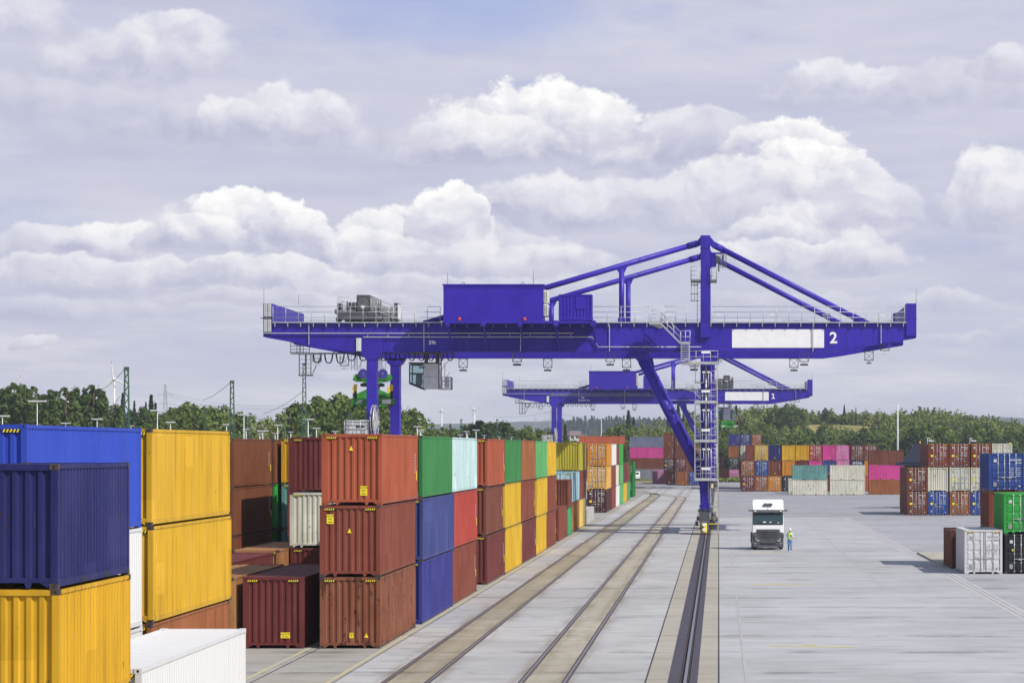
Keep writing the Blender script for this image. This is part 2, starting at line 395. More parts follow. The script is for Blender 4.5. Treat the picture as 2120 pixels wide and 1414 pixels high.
def concrete(name, ca, cb, joint_y=5.0, rails=False, grime=.35, dark=False):
    m, t, b = mat(name); w = worldco(t); x, y, z = t.sep(w)
    big = t.noise(w, .06, 5, .6); mid = t.noise(w, .35, 6, .62); fine = t.noise(w, 3.0, 8, .7)
    br = t.noise(t.vmath('MULTIPLY', w, (.25, 3.0, 1)), 1.0, 6, .65)         # broom finish across the lanes
    c = t.mix(t.rng(big, .34, .64), ca, cb)
    c = t.mix(t.math('MULTIPLY', t.rng(mid, .46, .72), grime), c, tuple(v*.62 for v in ca))
    c = t.mix(t.math('MULTIPLY', t.rng(br, .42, .70), .38), c, tuple(v*.70 for v in ca))
    b2 = t.noise(t.vmath('MULTIPLY', w, (.11, .8, 1)), 1.0, 9, .74); b3 = t.noise(t.vmath('MULTIPLY', w, (.035, .28, 1)), 1.0, 9, .74)
    c = t.mix(t.math('MULTIPLY', t.rng(b2, .46, .68), .22), c, tuple(v*.66 for v in ca))
    c = t.mix(t.math('MULTIPLY', t.rng(b3, .50, .66), .16), c, tuple(v*.68 for v in ca))
    c = t.mix(t.math('MULTIPLY', t.rng(b2, .52, .30), .25), c, tuple(min(1, v*1.22) for v in cb))
    c = t.mix(t.math('MULTIPLY', t.rng(fine, .55, .8), .25), c, tuple(v*.55 for v in ca))
    # slab to slab tone
    sl = t.new('ShaderNodeTexWhiteNoise', noise_dimensions='2D')
    t.put(sl.inputs['Vector'], t.comb(t.math('FLOOR', t.math('MULTIPLY', x, .2)), t.math('FLOOR', t.math('MULTIPLY', y, 1/joint_y)), 0.0))
    c = t.mix(t.math('MULTIPLY', sl.outputs['Value'], .08), c, tuple(v*.72 for v in ca))
    fy = t.math('FRACT', t.math('MULTIPLY', t.math('ADD', y, t.math('MULTIPLY', t.math('SUBTRACT', mid, .5), .12)), 1/joint_y))
    jy = t.math('LESS_THAN', fy, .045/joint_y*2)
    c = t.mix(t.math('MULTIPLY', jy, t.rng(mid, .38, .6, .0, .38)), c, tuple(v*.35 for v in ca))
    oil = t.noise(t.vmath('MULTIPLY', w, (.8, .6, 1)), 1.0, 7, .7); c = t.mix(t.math('MULTIPLY', t.rng(oil, .66, .76), .3), c, tuple(v*.45 for v in ca))
    # tyre marks: long thin wandering arcs
    wv = t.new('ShaderNodeTexWave', wave_type='BANDS', bands_direction='Y'); t.put(wv.inputs['Vector'], t.vmath('MULTIPLY', w, (.12, 1, 1)))
    wv.inputs['Scale'].default_value = .035; wv.inputs['Distortion'].default_value = 9; wv.inputs['Detail'].default_value = 3; wv.inputs['Detail Scale'].default_value = .5
    tm = t.math('MULTIPLY', t.rng(wv.outputs['Fac'], .955, 1.0), t.rng(mid, .42, .60, 0, .6))
    c = t.mix(tm, c, tuple(v*.42 for v in ca))
    if rails:   # brake dust and rust beside the rails
        dd = None
        for k in rails:
            e = t.math('ABSOLUTE', t.math('SUBTRACT', x, k)); dd = e if dd is None else t.math('MINIMUM', dd, e)
        st = t.math('MULTIPLY', t.rng(dd, .05, .75, 1, 0), t.rng(t.noise(t.vmath('MULTIPLY', w, (1.5, .12, 1)), 1, 6, .6), .36, .66))
        c = t.mix(t.math('MULTIPLY', st, .62), c, (.17, .125, .075))
    bp = t.bump(fine, .12, .01)
    setp(t, b, c, t.rng(mid, .2, .8, .72, .92), 0, .25, bp); return m

def make_yard():
    LAV_A, LAV_B = (.382, .379, .386), (.475, .472, .482)
    yard = concrete('yard_concrete', LAV_A, LAV_B, 15.0, grime=.3)
    m_old = concrete('old_concrete', (.31, .29, .255), (.40, .385, .35), 5.0, grime=.5)
    tan1 = concrete('stained_track_slab', (.31, .275, .20), (.39, .35, .27), 6.0, rails=(-11.56, -10.12), grime=.5)
    tan2 = concrete('track_slab', (.38, .345, .275), (.445, .41, .335), 6.0, rails=(-6.81, -5.37), grime=.25)
    tan3 = concrete('crane_rail_slab', (.37, .34, .28), (.42, .395, .335), 9.0, grime=.2)
    far = concrete('grey_tarmac', (.30, .30, .315), (.36, .36, .375), 9.0, grime=.3)
    stain = concrete('rail_side_concrete', (.395, .388, .384), (.49, .483, .48), 10.0, rails=(-11.6, -10.08, -6.85, -5.33), grime=.45)
    def sheet(name, rects, m, z=0.0):
        mb = MB()
        for (x0, x1, y0, y1) in rects: mb.poly([(x0, y0, z), (x1, y0, z), (x1, y1, z), (x0, y1, z)])
        return tag(mb.build(name, m), kind='structure')
    sheet('container_yard', [(-110, -16.75, -60, 614)], m_old)
    sheet('container_yard', [(-16.75, -13.35, -60, 614)], m_old)
    sheet('concrete_apron', [(-13.35, -2.55, -60, 560)], stain)
    sheet('concrete_apron', [(0.0, 14.35, -60, 300)], yard)
    sheet('concrete_apron', [(-2.55, 0.0, 560, 614), (-13.35, -2.55, 560, 614), (0.0, 70, 300, 614)], far)
    sheet('concrete_apron', [(15.25, 70, -60, 300)], concrete('stack_yard_concrete', (.335, .335, .35), (.42, .42, .435), 5.0, grime=.45))
    # crane rail strip: two slabs, steel edge plates, dark gap, rail
    sheet('crane_rail_bed', [(-2.55, -1.78, -60, 560), (-0.74, 0.0, -60, 560)], tan3)
    plate = simple('crane_rail_plate', (.070, .058, .074), .6, .2, .2, 1.0)
    sheet('crane_rail_plate', [(-1.78, -1.36, -60, 560), (-1.02, -0.74, -60, 560)], plate)
    gap = simple('greasy_gap', (.018, .016, .015), .8, 0, .3, 4)
    sheet('crane_rail_groove', [(-1.36, -1.02, -60, 560)], gap, -.05)
    mb = MB(); P = [(-1.17, y, 0) for y in range(-60, 561, 20)]
    ribbon_box(mb, P, -.055, .055, -.05, .03); ribbon_box(mb, P, -.17, -.14, -.05, .004, 1); ribbon_box(mb, P, .085, .11, -.05, .004, 1)
    tag(mb.build('crane_rail', [MT['steel'], MT['rust_steel']]), kind='structure')
    # strips and rails of the two tracks
    for (cx, ys, rad), tm in zip(TRACKS, (tan1, tan2)):
        p = track_path(cx, ys, rad); mb = MB()
        ribbon(mb, p, -.64, .64, .004); tag(mb.build('track_bed', tm), kind='structure')
        mb = MB()
        for s in (-1, 1):
            o = s*.7525
            ribbon_box(mb, p, o-.036, o+.036, 0, .022, 0)
            ribbon(mb, p, o-.115, o-.036, .006, 1); ribbon(mb, p, o+.036, o+.115, .006, 1)
        tag(mb.build('railway_rail', [MT['steel'], MT['rust_steel']]), kind='structure')
    # drain channel on the right
    mb = MB(); ch = simple('drain_concrete', (.44, .435, .43), .85, 0, .12, 1.5)
    for (a, c, z, mi) in ((14.35, 14.62, .006, 0), (14.62, 14.66, .003, 1), (14.66, 14.94, .006, 0), (14.94, 14.98, .003, 1), (14.98, 15.25, .006, 0)):
        mb.poly([(a, -60, z), (c, -60, z), (c, 300, z), (a, 300, z)], mi)
    tag(mb.build('drain_channel', [ch, gap]), kind='structure')
    mb = MB(); mb.prismx([(178.5, 0), (197.5, 0), (196.8, .14), (179.2, .14)], 15.27, 17.6)
    tag(mb.build('loading_kerb', simple('kerb_concrete', (.40, .37, .30), .9, 0, .15, 1.2)), 'low tan concrete kerb slab beside the drain channel behind the white container', 'kerb')
    # long joints
    mb = MB()
    for (x, w) in ((-2.55, .03), (0.0, .03), (-16.2, .03), (-13.34, .02)):
        mb.poly([(x-w, -60, .004), (x+w, -60, .004), (x+w, 540, .004), (x-w, 540, .004)])
    tag(mb.build('joint', simple('joint_filler', (.05, .05, .05), .9, 0, .2, 3)), kind='structure')
    # worn paint
    def worn(name, col, lo, hi):
        m, t, b = mat(name); w = worldco(t)
        f = t.math('MULTIPLY', t.rng(t.noise(w, 2.3, 8, .75), lo, hi), t.rng(t.noise(w, .22, 3), .3, .6, .4, 1))
        c = t.mix(f, (.38, .375, .37), col); setp(t, b, c, .85, 0, .2); return m
    yel = worn('worn_yellow_marking', (.72, .60, .09), .30, .56); yel2 = worn('faint_yellow_marking', (.60, .52, .22), .46, .66)
    whi = worn('faint_white_marking', (.55, .55, .56), .46, .70)
    mb = MB()
    for (x0, x1) in ((-13.60, -13.46), (-16.68, -16.52)): mb.poly([(x0, -60, .008), (x1, -60, .008), (x1, 330, .008), (x0, 330, .008)])
    tag(mb.build('yellow_line', worn('worn_yellow_line', (.58, .49, .14), .36, .64)), kind='structure'); mb = MB()
    for D in (10.5, 57.3, 104.8, 152.6, 199.5, 246, 293): 
        mb.poly([(2.1, D-.05, .008), (5.5, D-.42, .008), (5.5, D+.05, .008), (2.1, D+.42, .008)])
        mb.poly([(3.5, D+.50, .008), (3.95, D+.45, .008), (3.95, D+.85, .008), (3.5, D+.90, .008)])
    tag(mb.build('yellow_marking', yel), kind='structure')
    mb = MB(); rng = random.Random(4)
    for k in range(60):
        D = 70 + k*3.05
        x0 = -13.05 + rng.random()*.2; mb.poly([(x0, D, .008), (x0+.9+rng.random()*.4, D, .008), (x0+.9, D+.14, .008), (x0, D+.14, .008)])
    for D in (97.5, 118, 131): mb.poly([(-16.4, D, .008), (-13.7, D, .008), (-13.7, D+.1, .008), (-16.4, D+.1, .008)])
    tag(mb.build('faint_yellow_marking', yel2), kind='structure')
    mb = MB()
    for (x, w, y0, y1) in ((.97, .05, 60, 142), (.97, .05, 170, 300), (9.62, .05, 150, 300), (1.9, .04, 205, 330)): mb.poly([(x-w, y0, .008), (x+w, y0, .008), (x+w, y1, .008), (x-w, y1, .008)])
    tag(mb.build('faint_white_marking', whi), kind='structure')
    # crossing road behind the yard
    sheet('back_road', [(-60, 60, 548, 566)], simple('road_tarmac', (.24, .24, .25), .9, 0, .15, .4), .006)
    # concrete ramp block between the stacks
    mb = MB(); mb.prismx([(276.5, 0), (292, 0), (291.6, 1.5), (276.5, 1.5)], -19.5, -14.2)
    tag(mb.build('concrete_ramp', MT['conc']), 'pale grey concrete block between the olive stack and the orange door containers', 'ramp')
make_ground(); make_yard()
# ------------------------------------------------------------------ containers
W = 2.438
COLS = {  # base colours (linear), rust, fade
 'brick': (.42, .098, .042, .10, .22), 'redbrown': (.245, .062, .036, .18, .2), 'brown': (.20, .060, .034, .2, .2), 'maroon': (.135, .030, .027, .15, .15),
 'rustybrown': (.255, .085, .042, .62, .3), 'darkmaroon': (.070, .022, .022, .1, .1), 'orangebrown': (.36, .125, .042, .2, .22), 'umber': (.185, .062, .026, .12, .12),
 'green': (.045, .23, .065, .08, .15), 'lightgreen': (.10, .36, .12, .12, .3), 'vividgreen': (.035, .36, .055, .08, .15), 'darkgreen': (.018, .20, .035, .08, .1),
 'emerald': (.06, .38, .14, .1, .2), 'navy': (.027, .031, .16, .28, .18), 'dust': (.40, .185, .065, .3, .3), 'royal': (.030, .070, .46, -.3, .12), 'deepblue': (.045, .048, .27, .1, .12), 'steelblue': (.058, .075, .26, .16, .25),
 'midblue': (.035, .085, .34, .1, .15), 'paleblue': (.46, .62, .62, .34, .25), 'skyblue': (.33, .52, .58, .3, .3), 'teal': (.13, .29, .27, .3, .4),
 'yellow': (.60, .355, .022, .16, .12), 'golden': (.60, .335, .014, .22, .1), 'mustard': (.60, .375, .020, .12, .18), 'olive': (.45, .38, .032, .12, .15), 'paleyellow': (.66, .50, .13, .2, .3),
 'orange': (.58, .24, .022, .12, .15), 'paleorange': (.66, .38, .10, .15, .3), 'rustorange': (.50, .21, .035, .75, .3), 'redorange': (.60, .13, .05, .08, .2),
 'red': (.47, .065, .045, .08, .2), 'cream': (.60, .585, .47, .3, .2), 'creamw': (.66, .64, .53, .36, .2), 'white': (.80, .80, .79, -.45, .02), 'greywhite': (.66, .66, .67, -.2, .05),
 'pink': (.60, .060, .28, .08, .18), 'lightpink': (.62, .17, .38, .12, .3), 'greyblue': (.18, .20, .31, .12, .3), 'grey': (.27, .28, .33, .12, .2), 'black': (.018, .019, .022, .05, .1),
}
TONE = {'white': .76, 'greywhite': .86, 'cream': .86, 'creamw': .84, 'yellow': .9, 'golden': .9, 'mustard': .88, 'orange': .85, 'royal': .85, 'maroon': .92, 'darkmaroon': .9, 'navy': .62, 'umber': .85,
        'vividgreen': .8, 'lightgreen': .85, 'pink': .85, 'lightpink': .85, 'paleblue': .9, 'skyblue': .88, 'olive': .85, 'paleorange': .85, 'paleyellow': .85, 'black': 1, 'green': .8, 'teal': .85}
def pm(c):
    v = COLS[c]; k = TONE.get(c, .72); return paint('paint_' + c, tuple(x*k for x in v[:3]), v[3], v[4])
CAST = simple('corner_casting_steel', (.065, .05, .042), .65, .1, .4, 6)
STK_Y = simple('sticker_yellow', (.82, .66, .02), .5, 0, .05, 3)
STK_K = simple('sticker_black', (.015, .015, .015), .6, 0, .05, 3)
STK_W = simple('sticker_white', (.55, .55, .54), .6, 0, .08, 5)
SEAL = simple('door_seal', (.03, .03, .032), .7, 0, .1, 3)

_CM = {}
def corr(n_per, length, depth, along):
    """outline of a trapezoid corrugation: list of (t, offset)"""
    p = length/n_per; out = []
    for i in range(n_per):
        a = i*p
        out += [(a, 0), (a+p*.34, 0), (a+p*.50, depth), (a+p*.84, depth)]
    out.append((length, 0)); return out
def c_mesh(kind, L, H):
    key = (kind, round(L, 2), round(H, 2))
    if key in _CM: return _CM[key]
    h = W/2; mb = MB(); ns = 1
    if kind == 'frame':
        ps = .13
        for y0, y1 in ((0, ps), (L-ps, L)):
            for x0, x1 in ((-h, -h+.15), (h-.15, h)): mb.box(x0, x1, y0, y1, .118, H-.118)
        for x0, x1 in ((-h, -h+.06), (h-.06, h)):
            mb.box(x0, x1, ps, L-ps, .05, .20); mb.box(x0, x1, ps, L-ps, H-.10, H-.015)
        for y0, y1 in ((.01, .09), (L-.09, L-.01)):
            mb.box(-h+.15, h-.15, y0, y1, .135, .235); mb.box(-h+.15, h-.15, y0, y1, H-.13, H-.01)
        for s in (-1, 1):                       # gussets and tabs under the sill, front end
            mb.loft([[(s*(h-.17), y, .14), (s*(h-.40), y, .14), (s*(h-.17), y, .01)][::s] for y in (.015, .06)])
            c = s*.60
            mb.loft([[(c-.085, y, .14), (c-.04, y, .02), (c+.04, y, .02), (c+.085, y, .14)] for y in (.015, .06)])
        mb.box(-h+.1, h-.1, .3, L-.3, .10, .16)   # floor
        if L < 7:                               # fork pockets on the long side
            for s in (-1, 1):
                for c in (L/2-1.03, L/2+1.03): mb.box(s*h-.004, s*h+.004, c-.18, c+.18, .055, .17, 1)
        ns = 2
    elif kind == 'castings':
        for y0, y1 in ((-.006, .172), (L-.172, L+.006)):
            for s in (-1, 1):
                x0, x1 = (s*(h+.006), s*(h-.166)); x0, x1 = min(x0, x1), max(x0, x1)
                for z0, z1 in ((0, .118), (H-.118, H+.004)): mb.box(x0, x1, y0, y1, z0, z1)
    elif kind == 'casting':
        mb.box(-.089, .089, -.089, .089, -.059, .059)
        mb.disc((0, -.0905, 0), (0, 1, 0), .034, .004, 8, 1); ns = 2
    elif kind in ('side_l', 'side_r'):
        s = -1 if kind == 'side_l' else 1
        n = int(round((L-.26)/.278)); pr = corr(n, L-.26, .036, 'y')
        for (a, o), (b, q) in zip(pr, pr[1:]):
            x0, x1 = s*(h-.012-o), s*(h-.012-q); q4 = [(x0, .13+a, .20), (x1, .13+b, .20), (x1, .13+b, H-.10), (x0, .13+a, H-.10)]
            mb.poly(q4 if s > 0 else q4[::-1])
    elif kind in ('end', 'end_back'):
        y = .035 if kind == 'end' else L-.035; sg = 1 if kind == 'end' else -1
        pr = corr(8, W-.30, .048, 'x')
        for (a, o), (b, q) in zip(pr, pr[1:]):
            q4 = [(-h+.15+a, y+sg*o, .235), (-h+.15+b, y+sg*q, .235), (-h+.15+b, y+sg*q, H-.13), (-h+.15+a, y+sg*o, H-.13)]
            mb.poly(q4 if sg > 0 else q4[::-1])
    elif kind == 'roof':
        n = max(8, int((L-.3)/.42)); pr = corr(n, L-.30, -.022, 'y')
        for (a, o), (b, q) in zip(pr, pr[1:]):
            mb.poly([(-h+.06, .15+a, H-.03+o), (h-.06, .15+a, H-.03+o), (h-.06, .15+b, H-.03+q), (-h+.06, .15+b, H-.03+q)])
        mb.box(-h+.06, h-.06, .09, .15, H-.06, H-.006); mb.box(-h+.06, h-.06, L-.15, L-.09, H-.06, H-.006)
    elif kind == 'door':      # one leaf, hinge edge at x=0, width to +x
        w = W/2-.155; mb.box(0, w, .055, .085, .24, H-.135)
        zs = [.24 + (H-.375)*k/4 for k in range(5)]
        for k in range(4):
            a, b = zs[k]+.05, zs[k+1]-.05
            for x0, x1 in ((.06, w*.40), (w*.46, w-.06)):
                mb.loft([[(x0, .056, a), (x1, .056, a), (x1, .056, b), (x0, .056, b)], [(x0+.03, .030, a+.05), (x1-.03, .030, a+.05), (x1-.03, .030, b-.05), (x0+.03, .030, b-.05)]][::-1])
        mb.box(0, .02, .045, .06, .24, H-.135, 1); mb.box(w-.012, w, .045, .06, .24, H-.135, 1)
        for k in range(4): mb.box(-.05, .07, .022, .05, zs[k]+.22, zs[k]+.30)
        ns = 2
    elif kind == 'bar':       # locking bar with keepers and handle
        mb.tube([(0, .012, .15), (0, .012, H-.05)], .023, 6)
        for z in (.17, H*.28, H*.5, H*.73, H-.1): mb.box(-.05, .05, -.004, .034, z-.035, z+.035)
        mb.box(-.02, .36, -.012, .008, H*.36, H*.36+.035); mb.box(.30, .38, -.014, .03, H*.36-.06, H*.36+.06)
    elif kind == 'hazard':
        for c in (-h+.17+.22, h-.17-.22):
            mb.box(c-.22, c+.22, .006, .012, H-.20, H-.115, 1)
            for k in range(5):
                a = c-.21+k*.085; mb.poly([(a, .002, H-.195), (a+.042, .002, H-.195), (a+.075, .002, H-.12), (a+.033, .002, H-.12)], 0)
        ns = 2
    elif kind == 'doormarks':   # unreadable painted rows of the right leaf plus plates
        rng = random.Random(int(H*100))
        def row(x0, x1, z, hh, m=0):
            x = x0
            while x < x1:
                w = .035 + rng.random()*.05; mb.box(x, min(x+w, x1), -.002 if m else .024, .029, z, z+hh, m); x += w + .03
        row(.22, .98, H-.52, .11); row(.60, .98, H-.70, .085)
        for k in range(5): row(.18, .46, H-1.05-k*.13, .05); row(.62, .92, H-1.05-k*.13, .05)
        mb.box(-.90, -.70, .020, .029, H-.62, H-.42); mb.box(-.92, -.70, .020, .029, .32, .62, 2)
        mb.box(.80, .92, .020, .029, .30, .40)
        ns = 3
    elif kind == 'yellowplate':
        mb.box(-.94, -.62, .018, .029, H*.44, H*.44+.26); mb.loft([[(-.42, y, H*.44), (-.26, y, H*.44), (-.34, y, H*.44+.16)] for y in (.018, .029)]); ns = 1
    elif kind == 'tri':
        mb.loft([[(-.085, y, 0), (.085, y, 0), (0, y, .19)] for y in (0, .004)]); ns = 1
    elif kind == 'tri_inv':
        mb.loft([[(-.085, y, .17), (0, y, 0), (.085, y, .17)] for y in (0, .004)]); ns = 1
    elif kind == 'plate':
        mb.box(-.14, .14, 0, .004, 0, .38); ns = 1
    elif kind == 'plate_small':
        mb.box(-.085, .085, 0, .004, 0, .22); ns = 1
    elif kind == 'plate_wide':
        mb.box(-.19, .19, 0, .004, 0, .23); ns = 1
    elif kind == 'sidemarks':   # column of small white marks and a yellow plate at the far end of the long side
        rng = random.Random(3)
        for k in range(8):
            if rng.random() < .8: mb.box(h-.002, h+.004, L-1.15, L-.98, H*.42+k*.13, H*.42+k*.13+.07, 0)
        mb.box(h-.002, h+.004, L-.62, L-.40, H*.30, H*.30+.42, 1); ns = 2
    elif kind == 'endmarks':    # column of white characters on the corrugated end
        rng = random.Random(9)
        for k in range(9): mb.box(h-.40, h-.34, .026, .034, H*.40+k*.14, H*.40+k*.14+.09, 0)
        mb.box(-.10, .10, .026, .034, .42, .56, 1); ns = 2
    me = mb.mesh('container_' + kind, nslots=ns)
    _CM[key] = me; return me

NCONT = 0
CLEAN = ('white', 'greywhite', 'royal', 'vividgreen', 'brick', 'maroon', 'deepblue')
def container(x, D, z, L, H, col, face, label, rz=0.0, marks=(), near=False, group=None, yplate=False, sidem=False, postdark=False, jit=True):
    """x = left edge of the camera-facing end (or centre if rz), D = distance of that end"""
    global NCONT; NCONT += 1
    rng = random.Random(NCONT*17)
    j = (rng.random()-.5)*.10 if jit else 0
    loc = (x + W/2 + j, D, z) if rz == 0 else (x, D, z)
    c = empty('shipping_container', loc, rz + (R((rng.random()-.5)*.4) if jit else 0))
    tag(c, label, 'container', group or 'shipping containers stacked in the yard')
    p = pm(col); h = W/2
    obj('frame', c_mesh('frame', L, H), c, [p, STK_K])
    obj('side_wall', c_mesh('side_r', L, H), c, p); obj('side_wall', c_mesh('side_l', L, H), c, p)
    obj('roof', c_mesh('roof', L, H), c, p)
    if near:
        me = c_mesh('casting', 0, 0)
        for yy in (.083, L-.083):
            for xx in (-h+.083, h-.083):
                for zz in (.059, H-.057): obj('corner_casting', me, c, [p if col in CLEAN else CAST, STK_K], (xx, yy, zz))
    else:
        obj('corner_castings', c_mesh('castings', L, H), c, CAST if D < 300 and col not in ('skyblue', 'green', 'lightgreen') else p)
    if face == 'door':
        w = W/2-.155; dm = c_mesh('door', L, H); bm = c_mesh('bar', L, H)
        barm = MT['galv'] if col != 'white' else MT['offwhite']
        for s in (-1, 1):
            d = obj('door', dm, c, [p, SEAL], (s*(h-.155), 0, 0)); d.scale = (-s, 1, 1)
            for q in (w*.43, w*.84): obj('locking_bar', bm, d, barm, (q, 0, 0))
        mk = STK_W if col not in ('white', 'greywhite', 'cream', 'creamw', 'lightpink') else MT['midgrey']
        obj('door_markings', c_mesh('doormarks', L, H), c, [mk, STK_Y, MT['midgrey']])
        if yplate: obj('warning_plate', c_mesh('yellowplate', L, H), c, STK_Y)
    else:
        obj('end_wall', c_mesh('end', L, H), c, p)
        if face == 'marks': obj('end_markings', c_mesh('endmarks', L, H), c, [STK_W, STK_Y])
    obj('rear_wall', c_mesh('end_back', L, H), c, p)
    if H > 2.7 and D < 330: obj('hazard_stripes', c_mesh('hazard', L, H), c, [STK_Y, STK_K])
    if sidem: obj('side_markings', c_mesh('sidemarks', L, H), c, [STK_W, STK_Y])
    for (kind, mx, mz) in marks:
        o = obj('warning_sticker', c_mesh(kind, 0, 0), c, STK_Y, (mx, .028, mz))
        rows = {'plate': (('CAUTION', .075, .31), ("9'6\"", .11, .19), ('HIGH', .075, .07)), 'plate_wide': (('CAUTION', .085, .16), ("9'6\" HIGH", .065, .06)),
                'plate_small': (('CAUTION', .036, .17), ("9'6\"", .05, .11), ('HIGH', .036, .05))}.get(kind, ())
        for (tx, sz, zz) in rows: obj('lettering', text_mesh(tx, sz, .001, .001), o, STK_K, (0, -.003, zz))
    return c

HC, ST = 2.896, 2.591
A0 = -13.69 - W        # left edge of the rail-side row
NAMES = {'umber': 'dark umber', 'brick': 'brick red', 'redbrown': 'red-brown', 'rustybrown': 'rust-streaked brown', 'darkmaroon': 'very dark maroon', 'orangebrown': 'orange-brown', 'lightgreen': 'light green',
 'vividgreen': 'vivid green', 'darkgreen': 'dark green', 'navy': 'navy blue', 'royal': 'bright royal blue', 'deepblue': 'deep blue', 'steelblue': 'faded blue', 'midblue': 'mid blue',
 'paleblue': 'pale blue rust-spotted', 'skyblue': 'light sky blue', 'golden': 'golden yellow', 'mustard': 'mustard yellow', 'olive': 'olive yellow', 'paleyellow': 'pale yellow', 'paleorange': 'pale orange',
 'rustorange': 'rust-stained orange', 'redorange': 'red-orange', 'creamw': 'cream white', 'greywhite': 'white', 'lightpink': 'light pink', 'greyblue': 'grey-blue'}
LV = {1: ('only',), 2: ('lower', 'upper'), 3: ('bottom', 'middle', 'top'), 4: ('bottom', 'second-lowest', 'second-highest', 'top')}
def stack(x, D, L, items, where, group=None, near=False, rz=0.0):
    """items bottom to top: (colour, height, face, options)"""
    z = 0.0
    for k, it in enumerate(items):
        col, H, face = it[:3]; opt = dict(it[3]) if len(it) > 3 else {}
        nm = NAMES.get(col, col); lab = opt.pop('label', None)
        lv = LV[len(items)][k]
        kind = ' door-end' if face == 'door' else ''
        label = lab or (f'{nm}{kind} container, {where}' if lv == 'only' else f'{nm}{kind} container, {lv} of {where}')
        if opt.pop('skip', False): z += H; continue
        container(x + opt.pop('dx', 0), D + opt.pop('dy', 0), z, opt.pop('L', L), H, col, face, label, rz, near=near, group=group, **opt)
        z += H

G1 = 'containers stacked in the long left rows beside the tracks'
# ---- rail-side row, from the camera
stack(A0+.03, 53.0, 6.45, [('golden', ST, 'corr', {'label': 'yellow container at ground level in the left foreground corner stack'}),
                       ('golden', ST, 'corr', {'label': 'yellow container directly below the dented navy one, left foreground'}),
                       ('navy', ST, 'corr', {'label': 'dented navy blue container on the yellow one, left foreground'})], '', G1, True)
stack(A0+.02, 60.5, 13.6, [('white', HC, 'corr', {'label': 'clean white container standing alone, its roof seen from above, foreground'})], '', G1, True)
stack(A0, 103.7, 12.19, [('rustybrown', HC, 'corr', {'marks': [('plate_small', .06, .42), ('tri', .66, .44)], 'label': 'rust-streaked brown container, bottom of the nearest red three-high stack'}),
                         ('redbrown', HC, 'corr', {'marks': [('plate', -.80, 2.15), ('tri', -.02, 1.78)], 'label': 'red-brown container, middle of the nearest three-high stack, caution plate upper left'}),
                         ('brick', HC, 'corr', {'marks': [('plate', .48, .40), ('tri', -.03, 2.22)], 'sidem': True, 'label': 'brick red container on top of the nearest three-high stack'})], '', G1, True)
stack(A0, 118.0, 13.6, [('deepblue', HC, 'corr'), ('steelblue', HC, 'corr'), ('green', HC, 'corr')], 'the green-over-blue stack behind the brick red one', G1, True)
stack(A0-.05, 131.8, 13.6, [('redbrown', HC, 'corr', {'sidem': True}), ('red', HC, 'corr', {'sidem': True}), ('paleblue', HC, 'corr')], 'the stack topped by pale blue', G1)
stack(A0-.12, 152.3, 12.19, [('maroon', HC, 'corr', {'marks': [('plate_wide', -.75, .45)], 'sidem': True}), ('brown', HC, 'corr', {'sidem': True}), ('brick', HC, 'corr', {'marks': [('plate', -.75, .45)], 'sidem': True})], 'the brown stack with ribbed end, behind pale blue', G1)
stack(A0-.1, 165.1, 13.6, [('mustard', HC, 'corr', {'label': 'yellow container on the ground under the green-topped yellow stack'}), ('mustard', HC, 'corr', {'label': 'yellow container in the middle, right under the green top'}), ('green', HC, 'corr')], 'the green-over-yellow stack', G1)
stack(A0-.1, 179.2, 13.6, [('maroon', HC, 'corr', {'sidem': True}), ('redbrown', HC, 'corr', {'sidem': True}), ('orangebrown', HC, 'corr')], 'the all-brown stack between two yellow ones', G1)
stack(A0-.12, 193.6, 12.19, [('mustard', HC, 'corr'), ('mustard', HC, 'corr'), ('lightgreen', HC, 'corr')], 'the narrow stack with light green top', G1)
stack(A0-.15, 206.0, 12.19, [('redbrown', HC, 'corr', {'sidem': True}), ('redbrown', HC, 'corr', {'sidem': True}), ('mustard', HC, 'corr', {})], 'the yellow-over-brown stack before the olive one', G1)
stack(-13.95-W, 222.9, 12.19, [('redbrown', HC, 'corr', {'label': 'low red-brown container alone with its roof showing, middle of the left row'})], '', G1)
stack(-13.95-W, 236.6, 6.06, [('emerald', ST, 'corr', {'label': 'short emerald green container on the ground under a brown one'}), ('brown', ST, 'corr', {'label': 'short brown ribbed-end container sitting on the emerald green one'})], '', G1)
stack(-14.1-W, 246.2, 12.19, [('rustorange', HC, 'corr', {'label': 'rust-stained orange container below the light blue one'}), ('skyblue', HC, 'door', {'label': 'light sky blue container on the rust-stained orange one'})], '', G1)
stack(-14.1-W, 258.6, 12.19, [('paleyellow', HC, 'corr'), ('redbrown', HC, 'corr'), ('olive', HC, 'corr')], 'the stack with an olive yellow ribbed top', G1)
stack(-14.16-W, 323.5, 13.6, [('darkmaroon', HC, 'door', {'yplate': True}), ('paleorange', HC, 'door', {'label': 'orange door-end container, middle one between maroon and orange'}), ('orange', HC, 'door', {'label': 'orange door-end container on top of the far door-end stack'})], 'the door-end stack beside the tracks', G1)
stack(-14.16-W, 338.8, 13.6, [('redbrown', HC, 'corr'), ('redbrown', HC, 'corr'), ('white', HC, 'corr')], 'the white-topped stack behind the orange doors', G1)
stack(-14.16-W, 353.0, 12.19, [('white', HC, 'corr'), ('creamw', HC, 'corr'), ('redbrown', ST, 'corr')], 'the white stack topped by a lower brown one', G1)
stack(-14.16-W, 366.0, 13.6, [('lightgreen', HC, 'corr'), ('lightgreen', HC, 'corr'), ('vividgreen', HC, 'corr')], 'the all-green stack at the far end of the row', G1)
stack(-14.16-W, 380.3, 13.6, [('mustard', HC, 'corr'), ('maroon', HC, 'corr')], 'the two-high stack after the all-green one', G1)
stack(-14.16-W, 394.6, 13.6, [('emerald', HC, 'corr'), ('brown', HC, 'corr')], 'the two-high brown-over-emerald stack', G1)
